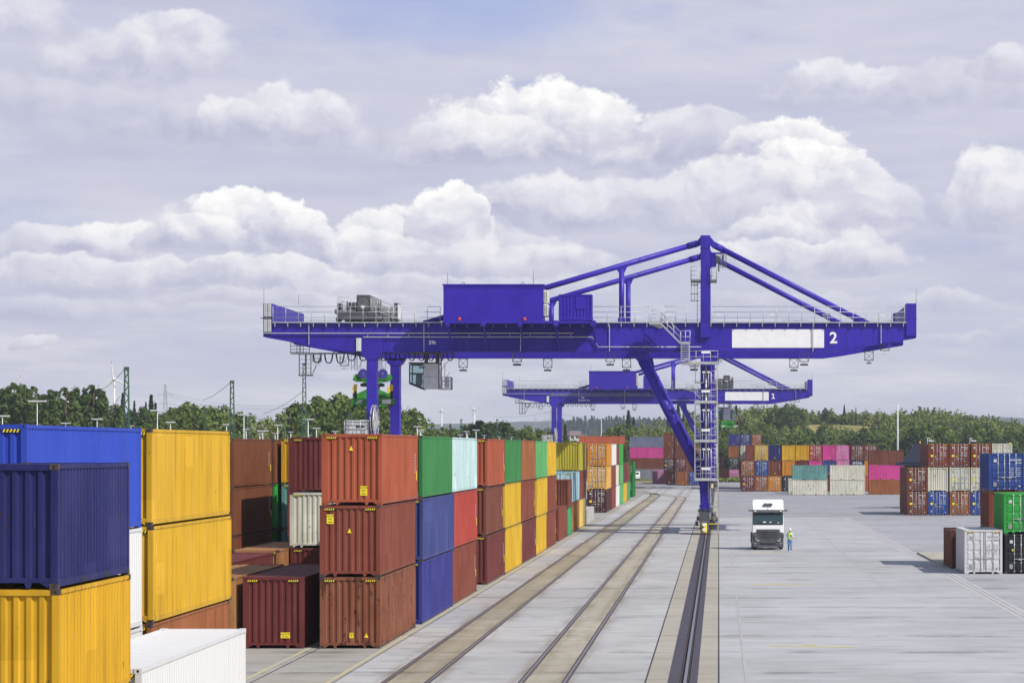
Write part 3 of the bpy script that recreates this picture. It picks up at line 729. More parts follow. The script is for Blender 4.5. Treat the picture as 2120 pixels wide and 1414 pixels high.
stack(-14.2-W, 424.0, 12.19, [('darkgreen', HC, 'marks'), ('darkgreen', HC, 'marks')], 'the last two-high dark green stack', G1)
# ---- second row
B0 = -16.8 - W
stack(B0-.05, 62.4, 12.4, [('white', HC, 'corr'), ('white', HC, 'corr'), ('royal', HC, 'corr')], 'the royal blue topped stack, far left', G1, True)
stack(B0, 76.0, 12.19, [('orangebrown', HC, 'corr'), ('yellow', HC, 'corr'), ('yellow', HC, 'corr')], 'the big yellow stack beside the royal blue one', G1, True)
stack(B0, 103.7, 12.19, [('maroon', HC, 'corr', {'marks': [('plate_wide', .50, .42)], 'label': 'dark maroon single container with a wide caution plate'})], '', G1, True)
# ---- third and fourth rows, seen through the gap
stack(-19.5-W, 103.0, 12.19, [('dust', HC, 'corr', {'label': 'single orange container behind the yellow stack, its roof showing'})], '', G1)
stack(-22.25-W, 116.0, 12.19, [('maroon', HC, 'corr', {'label': 'single dull maroon container with roof showing in the gap'})], '', G1)
stack(-22.5-W, 131.0, 12.19, [('dust', HC, 'corr', {'label': 'single amber container with dusty roof below the brown stack'})], '', G1)
stack(-22.45, 134.0, 12.19, [('maroon', HC, 'corr'), ('cream', HC, 'corr', {'marks': []}), ('maroon', HC, 'corr', {'marks': [('plate_wide', 1.0, .55)]})], 'the maroon stack around a cream container', G1, True)
stack(-28.6-W, 151.0, 12.9, [('umber', HC, 'corr', {}), ('umber', HC, 'corr', {'sidem': True}), ('umber', HC, 'corr', {'sidem': True})], 'the tall shaded brown stack in the gap', G1)
stack(-25.45, 151.3, 12.19, [('maroon', HC, 'corr', {'label': 'maroon container at ground level hidden right behind the cream one'}), ('maroon', HC, 'corr', {'label': 'maroon container at mid height hidden right behind the cream one'}), ('maroon', HC, 'corr', {'label': 'maroon container at top level hidden behind the maroon and cream stack'})], '', G1)
stack(-28.6-W, 165.0, 12.19, [('darkgreen', HC, 'corr'), ('vividgreen', HC, 'corr'), ('umber', HC, 'corr')], 'the hidden stack behind the shaded brown one', G1)
stack(-28.35, 166.0, 12.19, [('teal', HC, 'corr'), ('teal', HC, 'corr'), ('golden', HC, 'corr')], 'the sliver of a stack left of the cream container', G1)

# ---- far right yard
G2 = 'containers in the far stacks in front of the woods'
def col_at(px, D): return gx(px, D)
D2 = 480.0
fr = [  # left px of each column in the front rank, items bottom to top
 (1535.3, [('maroon', HC, 'door', {'yplate': True}), ('orangebrown', HC, 'door')]),
 (1563.2, [('orangebrown', HC, 'door'), ('midblue', HC, 'door'), ('mustard', HC, 'door')]),
 (1591.0, [('orange', HC, 'door'), ('brown', HC, 'marks'), ('navy', HC, 'marks')]),
 (1619.5, [('black', HC, 'door'), ('orange', HC, 'corr'), ('yellow', HC, 'corr')]),
 (1647.3, [('brown', HC, 'corr'), ('maroon', HC, 'marks'), ('golden', HC, 'corr')]),
 (1675.2, [('maroon', HC, 'corr'), ('pink', HC, 'marks'), ('red', HC, 'door', {'yplate': True})]),
 (1703.0, [('brown', HC, 'corr'), ('steelblue', HC, 'marks'), ('pink', HC, 'marks')]),
 (1731.5, [('maroon', HC, 'door'), ('lightpink', HC, 'door'), ('lightpink', HC, 'door')]),
 (1761.0, [('brown', HC, 'corr'), ('navy', HC, 'door'), ('brown', HC, 'door')]),
 (1789.5, [('redorange', HC, 'corr'), ('orange', HC, 'corr'), ('brown', HC, 'door')]),
]
ordw = ['first', 'second', 'third', 'fourth', 'fifth', 'sixth', 'seventh', 'eighth', 'ninth', 'tenth']
for k, (px, its) in enumerate(fr):
    stack(gx(px, D2), D2, 12.19, its, f'the {ordw[k]} column of the long far rank', G2)
obj('lettering', text_mesh('CRONOS', .42, .012), [c for c in COL.objects if c.get('label', '').startswith('navy blue door-end container, middle of the ninth')][0], STK_W, (.0, -.02, 2.45))
stack(gx(1533.5, 520), 520, 12.19, [('brown', HC, 'corr', {'label': 'brown container at ground level hidden behind the first far columns'}), ('brown', HC, 'corr', {'label': 'brown container mostly hidden behind the first far columns'}), ('cream', HC, 'door', {'label': 'small cream glimpse of container above the first far column'})], '', G2)
stack(gx(1545.5, 505), 505, 12.19, [('brown', HC, 'corr', {'label': 'brown container at ground level behind the far yellow door column'}), ('brown', HC, 'corr', {'label': 'brown container in the middle behind the far yellow door column'}), ('redbrown', HC, 'corr', {'label': 'plain brown container peeking out left of the far yellow doors'})], '', G2)
stack(gx(1508.5, 630), 630, 12.19, [('lightpink', HC, 'door'), ('black', HC, 'door'), ('orangebrown', HC, 'corr'), ('deepblue', HC, 'marks')], 'the four-high stack left of the far rank', G2)
stack(gx(1532.8, 630), 630, 12.19, [('brown', HC, 'door'), ('brown', HC, 'door'), ('redbrown', HC, 'door'), ('deepblue', HC, 'door')], 'the middle four-high stack behind the rank', G2)
stack(gx(1555.8, 630), 630, 12.19, [('brown', HC, 'door'), ('maroon', HC, 'door'), ('brown', HC, 'door'), ('orangebrown', HC, 'door')], 'the right four-high stack behind the far rank', G2)
stack(gx(1489, 620), 620, 12.19, [('darkmaroon', HC, 'corr', {'label': 'dark maroon container half hidden by bushes right of the crane leg'})], '', G2)
stack(gx(1481, 640), 640, 12.19, [('orange', HC, 'corr', {'label': 'orange container just behind the crane ladder tower at ground level'}), ('redbrown', HC, 'door', {'label': 'red-brown container just behind the crane ladder tower, upper'})], '', G2)
# side-on short containers in front
G3 = 'short containers standing side-on in the far yard'
def side_on(px0, D, L, items, where):
    x0 = gx(px0, D); stack(x0, D + W/2, L, items, where, G3, rz=R(-90))
side_on(1640.6, 445, 6.06, [('creamw', ST, 'corr'), ('teal', ST, 'corr')], 'the side-on stack with the teal top')
side_on(1718.6, 445, 6.06, [('creamw', ST, 'corr'), ('creamw', ST, 'corr')], 'the all-cream side-on stack')
side_on(1799.2, 449, 6.06, [('orangebrown', ST, 'corr'), ('pink', ST, 'corr'), ('brown', ST, 'corr')], 'the side-on stack with the pink middle')
stack(gx(1632.5, 458), 458, 6.06, [('cream', ST, 'corr', {'label': 'cream container end seen left of the teal side-on stack'})], '', G3)
# mid right block
G4 = 'containers in the right block with doors facing the camera'
D5 = 310.0; xs5 = [22.8 + k*2.57 for k in range(5)]
blk = [[('brown', HC, 'door', {'yplate': True}), ('brown', HC, 'door', {'yplate': True})],
       [('midblue', HC, 'door', {'yplate': True}), ('cream', HC, 'corr'), ('redbrown', HC, 'door', {'yplate': True})],
       [('orangebrown', HC, 'door', {'yplate': True}), ('cream', HC, 'door', {'yplate': True}), ('redbrown', HC, 'door', {'yplate': True})],
       [('midblue', HC, 'door', {'yplate': True}), ('cream', HC, 'door', {'yplate': True}), ('redbrown', HC, 'door', {'yplate': True})],
       [('brown', HC, 'door'), ('brown', HC, 'door'), ('cream', HC, 'door')]]
for k, its in enumerate(blk): stack(xs5[k], D5, 12.19, its, f'the {ordw[k]} column of the right door-facing block', G4)
G5 = 'short containers at the right edge'
stack(18.35, 174, 6.06, [('brown', ST, 'corr', {'label': 'brown container at ground level behind the white door container'}), ('redbrown', ST, 'corr', {'label': 'brown ribbed container under the blue one, right edge'}), ('midblue', ST, 'door', {'label': 'blue door-end container on top at the right edge'})], '', G5)
stack(18.47, 165.4, 6.06, [('black', ST, 'door', {'label': 'black door-end container on the ground at the right edge', 'marks': [('tri_inv', -.70, 1.42)]}), ('vividgreen', ST, 'door', {'label': 'bright green door-end container on the black one'})], '', G5, True)
stack(15.9, 165.3, 6.06, [('greywhite', HC-.05, 'door', {'label': 'white door-end container on the ground, right foreground'})], '', G5, True)
stack(15.72, 172.6, 6.06, [('brown', ST, 'door', {'label': 'brown container in the shade left of the white door container'})], '', G5, True)
# far back, beyond the track curve
G6 = 'containers beyond the curve of the tracks'
D6 = 662.0
def side_on6(px0, D, L, items, where): stack(gx(px0, D), D + W/2, L, items, where, G6, rz=R(-90))
side_on6(1303.8, D6, 9.0, [('grey', 2.78, 'corr'), ('brown', 2.78, 'corr'), ('pink', 2.78, 'corr'), ('greyblue', 2.78, 'corr')], 'the side-on stack with the pink layer')
side_on6(1198.0, 664, 11.95, [('redbrown', 2.82, 'corr'), ('brown', 2.82, 'corr'), ('redbrown', 2.82, 'corr', {'label': 'red-brown container under the long red-orange one behind the row'}), ('redorange', 2.82, 'corr', {'label': 'long red-orange container side-on above the far left row'})], 'the stack hidden behind the left row', )
D7 = 572.0
stack(gx(1350.8, 592), 592, 12.19, [('lightpink', HC, 'door', {'label': 'pink door-end container on the ground at the track curve'})], '', G6)
cl = [(1373.6, 575, [('darkmaroon', HC, 'marks'), ('darkmaroon', HC, 'door', {'yplate': True}), ('brown', HC, 'marks'), ('brown', HC, 'marks')], 'the first column left of the brace'),
      (1398.5, 575, [('brown', HC, 'corr'), ('maroon', HC, 'door'), ('brown', HC, 'corr'), ('redbrown', HC, 'door')], 'the second brown column, behind the brace'),
      (1401.8, 560, [('orangebrown', HC, 'marks')], 'low one by the foot of the diagonal brace'),
      (1426.0, 560, [('midblue', HC, 'door')], 'low one directly behind the crane leg'),
      (1423.0, 586, [('brown', HC, 'corr'), ('brown', HC, 'corr'), ('orangebrown', HC, 'marks')], 'the third column, behind the crane leg'),
      (1447.0, 600, [('brown', HC, 'corr'), ('brown', HC, 'corr'), ('orangebrown', HC, 'marks')], 'the fourth column, behind the ladder tower')]
for px, D, its, wh in cl: stack(gx(px, D), D, 12.19, its, wh, G6)
# ------------------------------------------------------------------ gantry cranes
S0 = F/242.0
def fx(px): return (px-VX)/S0
def fz(py): return CAMZ + (VY-py)/S0
SPAN = 18.6           # distance between the two girder planes

def railing(mb, pts, h=1.1, step=1.25, r=.032, mid=2, toe=True, m=0):
    pts = [Vector(p) for p in pts]
    for k in range(1, mid+2):
        zz = Vector((0, 0, h*k/(mid+1))); mb.tube([p+zz for p in pts], r, 5, m)
    for p, q in zip(pts, pts[1:]):
        n = max(1, int(round((q-p).length/step)))
        for i in range(n+1):
            a = p + (q-p)*(i/n); mb.tube([a + Vector((0, 0, -.08)), a + Vector((0, 0, h))], r*1.1, 5, m)
        if toe:
            d = (q-p); mb.bar(p + Vector((0, 0, .06)), q + Vector((0, 0, .06)), .05, m)
def ladder(mb, x, y, z0, z1, w=.45, axis='x', cage=True, side=-1, r=.024):
    ax = Vector((1, 0, 0)) if axis == 'x' else Vector((0, 1, 0)); out = Vector((0, side, 0)) if axis == 'x' else Vector((side, 0, 0))
    c = Vector((x, y, 0))
    for s in (-.5, .5): mb.tube([c + ax*(w*s) + Vector((0, 0, z0)), c + ax*(w*s) + Vector((0, 0, z1))], r*1.3, 5)
    z = z0 + .4
    while z < z1: mb.tube([c - ax*(w/2) + Vector((0, 0, z)), c + ax*(w/2) + Vector((0, 0, z))], r*.8, 4); z += .42
    if cage:
        z = z0 + 2.2; hoops = []
        while z < z1 + .9:
            pts = [c + ax*(w*.75*math.cos(a)) + out*(.75*math.sin(a)) + Vector((0, 0, z)) for a in [math.pi*k/8 for k in range(9)]]
            mb.tube(pts, r, 4); hoops.append(pts); z += .85
        for k in (1, 4, 7):
            if len(hoops) > 1: mb.tube([hoops[0][k], hoops[-1][k]], r*.8, 4)
def floodlight(parent, x, y, zt, w=.85, h=1.05, low=False):
    mb = MB()
    for s in (-.5, .5): mb.bar((x+s*w, y, zt+.12), (x+s*w, y, zt-h), .07)
    mb.bar((x-w/2, y, zt-h), (x+w/2, y, zt-h), .08)
    mb.bar((x-w/2, y, zt-h), (x+w/2, y, zt-.1), .035); mb.bar((x+w/2, y, zt-h), (x-w/2, y, zt-.1), .035); mb.bar((x-w/2, y, zt-.08), (x+w/2, y, zt-.08), .04)
    f = mb.build('floodlight', MT['galv_dark'], parent)
    mb = MB(); mb.bar((x, y, zt-h), (x, y, zt-h-.25), .05)
    if low: mb.loft([[(x-.16, y-.16, zt-h-.18), (x+.16, y-.16, zt-h-.18), (x+.16, y+.16, zt-h-.18), (x-.16, y+.16, zt-h-.18)], [(x-.34, y-.25, zt-h-.36), (x+.34, y-.25, zt-h-.36), (x+.34, y+.25, zt-h-.36), (x-.34, y+.25, zt-h-.36)]][::-1])
    else: mb.box(x-.36, x+.36, y-.25, y+.25, zt-h-.38, zt-h-.2)
    mb.build('lamp_head', MT['galv'] if low else MT['darkgrey'], f)

def girder_profile():
    return [(fx(545), fz(669)), (fx(545), fz(697)), (fx(716), fz(727.6)), (fx(1728), fz(727.6)), (fx(1897), fz(699)), (fx(1897), fz(669))]
def zbot(x):
    px = x*S0 + VX
    if px < 716: return fz(697 + (727.6-697)*(px-545)/(716-545))
    if px > 1728: return fz(727.6 - (727.6-699)*(px-1728)/(1897-1728))
    return fz(727.6)
ZT = fz(669)

def crane(D0, number, label, trolley_x, cab_dx=0.0, second_line=None, house_bands=False):
    B, HS, GV, GD = MT['crane'], MT['crane_house'], MT['galv'], MT['galv_dark']
    root = empty('gantry_crane', (0, D0, 0)); tag(root, label, 'crane', 'blue gantry cranes over the yard')
    prof = girder_profile()
    for y0, near in ((0.0, True), (SPAN-1.4, False)):
        mb = MB(); mb.prism(prof[::-1] if False else prof, y0, y0+1.4)
        # flanges and web stiffeners stand proud of the web
        xa, xb = fx(545), fx(1897)
        n = 46
        for i in range(n):
            x0, x1 = xa+(xb-xa)*i/n, xa+(xb-xa)*(i+1)/n
            for yy0, yy1 in ((y0-.10, y0-.003), (y0+1.403, y0+1.5)):
                mb.loft([[(x0, yy0, zbot(x0)-.03), (x0, yy1, zbot(x0)-.03), (x0, yy1, zbot(x0)+.05), (x0, yy0, zbot(x0)+.05)], [(x1, yy0, zbot(x1)-.03), (x1, yy1, zbot(x1)-.03), (x1, yy1, zbot(x1)+.05), (x1, yy0, zbot(x1)+.05)]][::-1], caps=False)
        for px in (608, 1000, 1262, 1503, 1640, 1716, 1830): 
            x = fx(px); mb.box(x-.02, x+.02, y0-.012, y0-.002, zbot(x)+.05, ZT-.05)
        g = mb.build('girder', B, root)
        # trolley rail on top, walkway outside
        yo = (y0-.32, y0+.72) if near else (y0+.68, y0+1.72)
        mb = MB(); mb.box(fx(566), fx(1876), yo[0], yo[1], ZT+.004, ZT+.10)
        for i in range(50):
            x = fx(570)+(fx(1870)-fx(570))*i/49; mb.box(x-.03, x+.03, yo[0]+.02, yo[0]+.30, ZT-.36, ZT+.002) if near else None
        mb.build('walkway', GV, root)
        mb = MB(); yr = yo[0]+.05 if near else yo[1]-.05
        if near:
            for pa, pb, st, hh, oy in ((566, 912, 1.2, 1.55, 0), (1228, 1344, 1.2, 1.55, 0), (1376, 1421, 1.1, 1.55, 0), (1474, 1872, 1.25, 1.55, 0), (1349, 1371, 1.0, 1.1, -1.7)):
                mb = MB(); railing(mb, [(fx(pa), yr+oy, ZT), (fx(pb), yr+oy, ZT)], hh, st, .027); mb.build('railing', GV, root)
        else: railing(mb, [(fx(566), yr, ZT), (fx(1872), yr, ZT)], 1.2, 1.6, .026); mb.build('railing', GV, root)
        mb = MB(); yi = y0 + (1.05 if near else .35); mb.box(fx(600), fx(1850), yi-.06, yi+.06, ZT, ZT+.14); mb.build('trolley_rail', MT['steel'], root)
    # end ties between the girders
    for px0, px1 in ((545.5, 563), (1876, 1897)):
        x0, x1 = fx(px0), fx(px1); mb = MB()
        mb.box(x0, x1, -.16, 1.55, ZT-1.2 if px0 > 1000 else ZT-1.0, fz(628.5)); mb.box(x0, x1, SPAN-1.55, SPAN+.16, ZT-1.2, fz(628.5))
        if px0 < 1000: mb.prismx([(1.55, ZT+.25), (1.55, fz(628.5)), (SPAN-1.55, fz(628.5)), (SPAN-1.55, ZT+.25)], x0+.05, x1-.02)
        else: mb.box(x0+.05, x1-.05, 1.55, SPAN-1.55, ZT+.4, fz(632))
        mb.box(x0-.25, x1+.25, -.2, .2, fz(659.5), fz(658)) if px0 < 1000 else mb.box(x0-.05, x1+.08, -.2, .2, fz(660.5), fz(659.5))
        mb.build('end_tie', B, root)
    for a in (547.5, 555.5):
        for z0, z1 in ((655.5, 627.5), (687.5, 661.5)): 
            mb = MB(); mb.box(fx(a), fx(a+6.6), -.30, -.165, fz(z0), fz(z1))
            for k in range(8):
                z = fz(z0)+(fz(z1)-fz(z0))*(k+.5)/8; mb.box(fx(a)+.03, fx(a+6.6)-.03, -.312, -.30, z-.03, z+.03, 1)
            mb.build('vent_panel', [MT['lamp'], MT['midgrey']], root)
    mb = MB(); mb.box(fx(738), fx(741.2), -.15, -.02, fz(727), fz(700)); mb.box(fx(741.6), fx(748.5), -.17, -.02, fz(727), fz(700))
    mb.build('vent_panel', [MT['lamp'], MT['midgrey']], root)
    mb = MB(); mb.box(fx(548), fx(562), -.32, -.16, fz(660.8), fz(656)); mb.build('buffer_block', MT['darkgrey'], root)
    # cable trays and pipes along the web
    mb = MB()
    mb.bar((fx(545), -.2, fz(690)), (fx(1188), -.2, fz(690)), .085); mb.build('cable_tray', GV, root); mb = MB(); mb.bar((fx(752), -.2, fz(698)), (fx(1226), -.2, fz(698)), .085)
    for px in range(762, 1220, 42): mb.bar((fx(px), -.2, fz(698.5)), (fx(px), -.2, fz(693)), .05)
    mb.tube([(fx(1226), -.2, fz(698)), (fx(1239), -.2, fz(718.5)), (fx(1452), -.2, fz(718.5))], .045, 5)
    mb.build('cable_tray', GV, root)
    for px in (640, 878, 1078, 1262, 1683, 1824): mb = MB(); mb.bar((fx(px), -.14, ZT-.1), (fx(px), -.14, zbot(fx(px))), .07); mb.build('conduit', GV, root)
    # left pair of legs: straight boxes with flared heads
    for y0, dx in ((-.1, 0), (SPAN-1.3, 0)):
        mb = MB(); xc = fx(769.5); w = .47
        mb.box(xc-w, xc+w, y0, y0+1.4, 2.2, fz(744)); mb.prism([(xc-w-.02, fz(744)), (xc-w-.25, fz(740)), (xc-w-.55, fz(729)), (xc-w-.55, fz(704)), (xc+w+.55, fz(704)), (xc+w+.55, fz(729)), (xc+w+.25, fz(740)), (xc+w+.02, fz(744))], y0-.06, y0+1.46)
        for zz in (fz(744), fz(818)): mb.box(xc-w-.03, xc+w+.03, y0-.03, y0+1.43, zz-.05, zz+.05)
        mb.box(xc-.8, xc+.8, y0-.2, y0+1.6, 1.3, 2.2)
        lg = mb.build('leg', B, root)
        mb = MB()
        for q in (-1.1, 1.1): mb.prismx([(y0+.7+q-.9, .35), (y0+.7+q+.9, .35), (y0+.7+q+.6, 1.3), (y0+.7+q-.6, 1.3)], xc-.35, xc+.35)
        for q in (-1.6, -.6, .6, 1.6): mb.disc((xc, y0+.7+q, .33), (1, 0, 0), .32, .16, 14, 1)
        mb.build('bogie', [MT['darkgrey'], MT['steel']], lg)
    mb = MB(); xc = fx(769.5); mb.box(xc-.45, xc+.45, 1.3, SPAN-1.3, 2.3, 3.4); mb.build('sill_beam', B, root)
    # right legs with diagonal braces
    xl, xr = fx(1450.5), fx(1478)
    for y0 in (-.1, SPAN-1.3):
        mb = MB(); mb.box(xl, xr-.35, y0, y0+1.4, fz(1000), fz(727.6)); mb.box(xr-.35, xr, y0+.35, y0+1.3, fz(992), fz(727.6))
        mb.prism([(fx(1445), fz(994)), (fx(1449), fz(1010)), (fx(1468), fz(1010)), (fx(1478), fz(994))][::-1], y0-.05, y0+1.45)
        mb.prism([(fx(1449), fz(1010)), (fx(1450), fz(1053)), (fx(1467.5), fz(1053)), (fx(1468), fz(1010))][::-1], y0, y0+1.4)
        mb.box(fx(1447.3), fx(1469), y0-.1, y0+1.5, fz(1014), fz(1012)); mb.box(fx(1447.8), fx(1468.5), y0-.08, y0+1.48, fz(1020), fz(1018))
        mb.box(fx(1448), fx(1468.5), y0-.1, y0+1.5, fz(1054), fz(1052.5))
        lg = mb.build('leg', B, root)
        mb = MB(); xm = fx(1458.5)
        mb.box(xm-.62, xm+.62, y0-.1, y0+1.5, fz(1059), fz(1054)); mb.box(xm-.5, xm+.5, y0-1.2, y0+2.6, 1.15, fz(1059))
        for q in (-.9, 2.2):
            mb.prismx([(y0+q-.75, .45), (y0+q+.75, .45), (y0+q+.45, 1.3), (y0+q-.45, 1.3)], xm-.42, xm+.42)
            for e in (-.45, .45): mb.disc((xm-.02, y0+q+e, .33), (1, 0, 0), .31, .14, 14, 1)
            mb.cbox(xm+.45, xm+1.25, y0+q-.35, y0+q+.35, .55, 1.15, .12); mb.disc((xm+.85, y0+q-.1, 1.35), (0, 0, 1), .24, .5, 10)
        mb.box(xm-.85, xm-.6, y0-.6, y0+1.2, .8, 1.2)
        bg = mb.build('bogie', [MT['darkgrey'], MT['steel']], lg)
        mb = MB(); mb.cbox(xm-.27, xm+.25, y0-1.9, y0-1.65, .15, 1.10, .09)
        mb.disc((xm-.02, y0-1.95, .95), (0, 1, 0), .16, .2, 12, 1); mb.disc((xm-.02, y0-1.95, .48), (0, 1, 0), .16, .2, 12, 1)
        for k in range(3): mb.poly([(xm-.28, y0-1.905, .30+k*.27), (xm-.02, y0-1.905, .42+k*.27), (xm-.02, y0-1.905, .52+k*.27), (xm-.28, y0-1.905, .40+k*.27)], 2)
        mb.box(xm+.38, xm+1.2, y0-1.4, y0-1.3, .97, 1.04)
        mb.build('rail_guard', [MT['yellow'], MT['white'], MT['black']], bg)
        # brace
        pts = [(fx(1320), y0+.7, fz(722)), (fx(1330), y0+.7, fz(745)), (fx(1455), y0+.7, fz(990))]
        mb = MB(); mb.tube([pts[1], pts[2]], .50, 14); mb.loft([[(fx(1303), y0+.25, fz(727.6)), (fx(1341), y0+.25, fz(727.6)), (fx(1341), y0+1.15, fz(727.6)), (fx(1303), y0+1.15, fz(727.6))], [(fx(1322), y0+.3, fz(750)), (fx(1345), y0+.3, fz(746)), (fx(1345), y0+1.1, fz(746)), (fx(1322), y0+1.1, fz(750))]][::-1])
        a = Vector(pts[1])+(Vector(pts[2])-Vector(pts[1]))*.49; d = (Vector(pts[2])-Vector(pts[1])).normalized()
        mb.tube([a-d*.05, a+d*.05], .58, 14); mb.build('diagonal_brace', B, root)
    mb = MB(); mb.box(fx(1450), fx(1467), 1.3, SPAN-1.3, 3.3, 4.6); mb.build('sill_beam', B, root)
    # masts, cross beam and stays
    ap = (1460.5, 492)
    for y0 in (-.12, SPAN-1.28):
        mb = MB(); mb.box(fx(1450.5), fx(1470), y0-.25 if y0 < 1 else y0, y0+1.4, fz(699), fz(488))
        mb.prism([(fx(1437), fz(507)), (fx(1451), fz(489)), (fx(1470), fz(489)), (fx(1486), fz(509)), (fx(1480), fz(514)), (fx(1470), fz(508)), (fx(1451), fz(507)), (fx(1439), fz(512))], y0+.35, y0+1.0)
        for zz in (514, 665): mb.box(fx(1449.7), fx(1470.8), y0-.3 if y0 < 1 else y0-.05, y0+1.45, fz(zz+.7), fz(zz-.7))
        mb.build('mast', B, root)
        ym = y0+.68
        for (p, q, r) in (((1438, 505), (876, 669), .27), ((1483, 509), (1780, 662), .27)):
            mb = MB(); mb.tube([(fx(p[0]), ym, fz(p[1])), (fx(q[0]), ym, fz(q[1]))], r, 12)
            d = Vector((fx(q[0])-fx(p[0]), 0, fz(q[1])-fz(p[1]))).normalized()
            mb.tube([Vector((fx(p[0]), ym, fz(p[1])))-d*.3, Vector((fx(p[0]), ym, fz(p[1])))+d*.7], r*1.18, 10)
            if q[0] > 1500: mb.prism([(fx(1765), fz(651)), (fx(1770), fz(649)), (fx(1806), fz(668)), (fx(1806), fz(671)), (fx(1768), fz(671))][::-1], ym-.18, ym+.18)
            mb.build('stay', B, root)
        for px in (1286.5, 1116):
            zt = 505 + .2918*(1438-px); mb = MB()
            mb.tube([(fx(px), ym, ZT), (fx(px), ym, fz(zt+8))], .26, 12)
            mb.loft([[(fx(px)-.28, ym-.16, fz(zt+14)), (fx(px)+.28, ym-.16, fz(zt+14)), (fx(px)+.28, ym+.16, fz(zt+14)), (fx(px)-.28, ym+.16, fz(zt+14))], [(fx(px)-.62, ym-.16, fz(zt+5.5)), (fx(px)+.62, ym-.16, fz(zt-2)), (fx(px)+.62, ym+.16, fz(zt-2)), (fx(px)-.62, ym+.16, fz(zt+5.5))]])
            mb.box(fx(px)-.34, fx(px)+.34, ym-.3, ym+.3, ZT, ZT+.5); mb.build('hanger', B, root)
    mb = MB(); mb.box(fx(1453), fx(1472), 1.3, SPAN-1.3, fz(560), fz(528)); mb.build('cross_beam', B, root)
    # service hoist beside the mast
    mb = MB()
    for k in range(6): mb.box(fx(1470.2), fx(1483), .1, 1.2, fz(551-k*4.2), fz(548.4-k*4.2))
    mb.box(fx(1470), fx(1481), .3, 1.0, fz(552), fz(525)); mb.box(fx(1470), fx(1500), .2, 1.1, fz(525), fz(522.5)); h = mb.build('service_hoist', B, root)
    mb = MB(); mb.cbox(fx(1481), fx(1490), .1, .7, fz(545), fz(529), .08); mb.tube([(fx(1488), .3, fz(545)), (fx(1488), .3, fz(562))], .07, 6); mb.cbox(fx(1494.5), fx(1498.5), .1, .5, fz(539), fz(528), .05); mb.tube([(fx(1496.5), .3, fz(528)), (fx(1496.5), .3, fz(555))], .03, 5)
    mb.build('hoist_motor', MT['darkgrey'], h)
    mb = MB()
    for k in range(14): mb.bar((fx(1491), .05, fz(526+k*2.1)), (fx(1504), .05, fz(526+k*2.1)), .03)
    for px in (1491, 1497, 1504): mb.bar((fx(px), .06, fz(524)), (fx(px), .06, fz(555)), .035)
    mb.build('guard_grille', GD, h)
    # mast ladder and platforms
    mb = MB(); zp = fz(580)
    mb.box(fx(1430), fx(1450.3), -.6, 1.2, zp-.2, zp); mb.box(fx(1470.3), fx(1484), -.6, 1.2, zp-.2, zp); mb.build('mast_platform', GD, root)
    mb = MB(); railing(mb, [(fx(1450), -.58, zp), (fx(1430.5), -.58, zp), (fx(1430.5), 1.1, zp)], 1.25, .7); mb.build('railing', GV, root); mb = MB(); railing(mb, [(fx(1471), -.58, zp), (fx(1483.5), -.58, zp), (fx(1483.5), 1.1, zp)], 1.05, .7); mb.build('railing', GV, root)
    mb = MB(); ladder(mb, fx(1447), .2, ZT, fz(575), .34, 'x', False)
    for zz in (590, 608, 622): 
        mb.tube([(fx(1446), -.1, fz(zz)), (fx(1430), -.1, fz(zz)), (fx(1430), .6, fz(zz)), (fx(1446), .6, fz(zz))], .03, 5)
    for yy in (-.1, .6): 
        for px in (1431, 1438): mb.tube([(fx(px), yy, fz(623)), (fx(px), yy, fz(580))], .024, 5)
    mb.build('ladder', GV, root)
    # stair from the walkway down to the top landing
    mb = MB(); ya, yb = -2.0, -1.15
    p0, p1 = (fx(1369), fz(672)), (fx(1409), fz(712)); mb.box(fx(1345), fx(1372), -2.05, -1.05, ZT-.2, ZT-.08)
    mb.prism([(fx(1345), ZT-.2), (fx(1366), ZT-.55), (fx(1372), ZT-.5), (fx(1372), ZT-.2)][::-1], -1.2, -1.06)
    for yy in (ya, yb): mb.bar((p0[0], yy, p0[1]), (p1[0], yy, p1[1]), .13)
    for k in range(11):
        t = (k+.5)/11; mb.box(p0[0]+(p1[0]-p0[0])*t-.12, p0[0]+(p1[0]-p0[0])*t+.12, ya, yb, p0[1]+(p1[1]-p0[1])*t-.02, p0[1]+(p1[1]-p0[1])*t+.02)
    mb.box(fx(1408), fx(1429), -2.05, -.2, fz(713), fz(710.5))
    for yy in (ya, yb):
        for hh in (1.05, .55): mb.tube([(p0[0], yy, p0[1]+hh), (p1[0], yy, p1[1]+hh)], .034, 5)
        for t in (0, .33, .66, 1): mb.tube([(p0[0]+(p1[0]-p0[0])*t, yy, p0[1]+(p1[1]-p0[1])*t), (p0[0]+(p1[0]-p0[0])*t, yy, p0[1]+(p1[1]-p0[1])*t+1.05)], .036, 5)
    railing(mb, [(fx(1410), -2.02, fz(711)), (fx(1429), -2.02, fz(711))], 1.1, .45, mid=1)
    # steep lower flight
    for px in (1411, 1427.5): mb.bar((fx(px), -1.9, fz(711)), (fx(px), -1.9, fz(751)), .12)
    for k in range(8): mb.box(fx(1411), fx(1427.5), -2.05, -1.75, fz(748.5-k*4.7), fz(747-k*4.7))
    mb.build('staircase', GV, root)
    # access tower on the right leg
    plats = [(1410.5, 1487, 752), (1439, 1485.5, 832), (1438.5, 1485.5, 912), (1438.5, 1486.5, 991)]
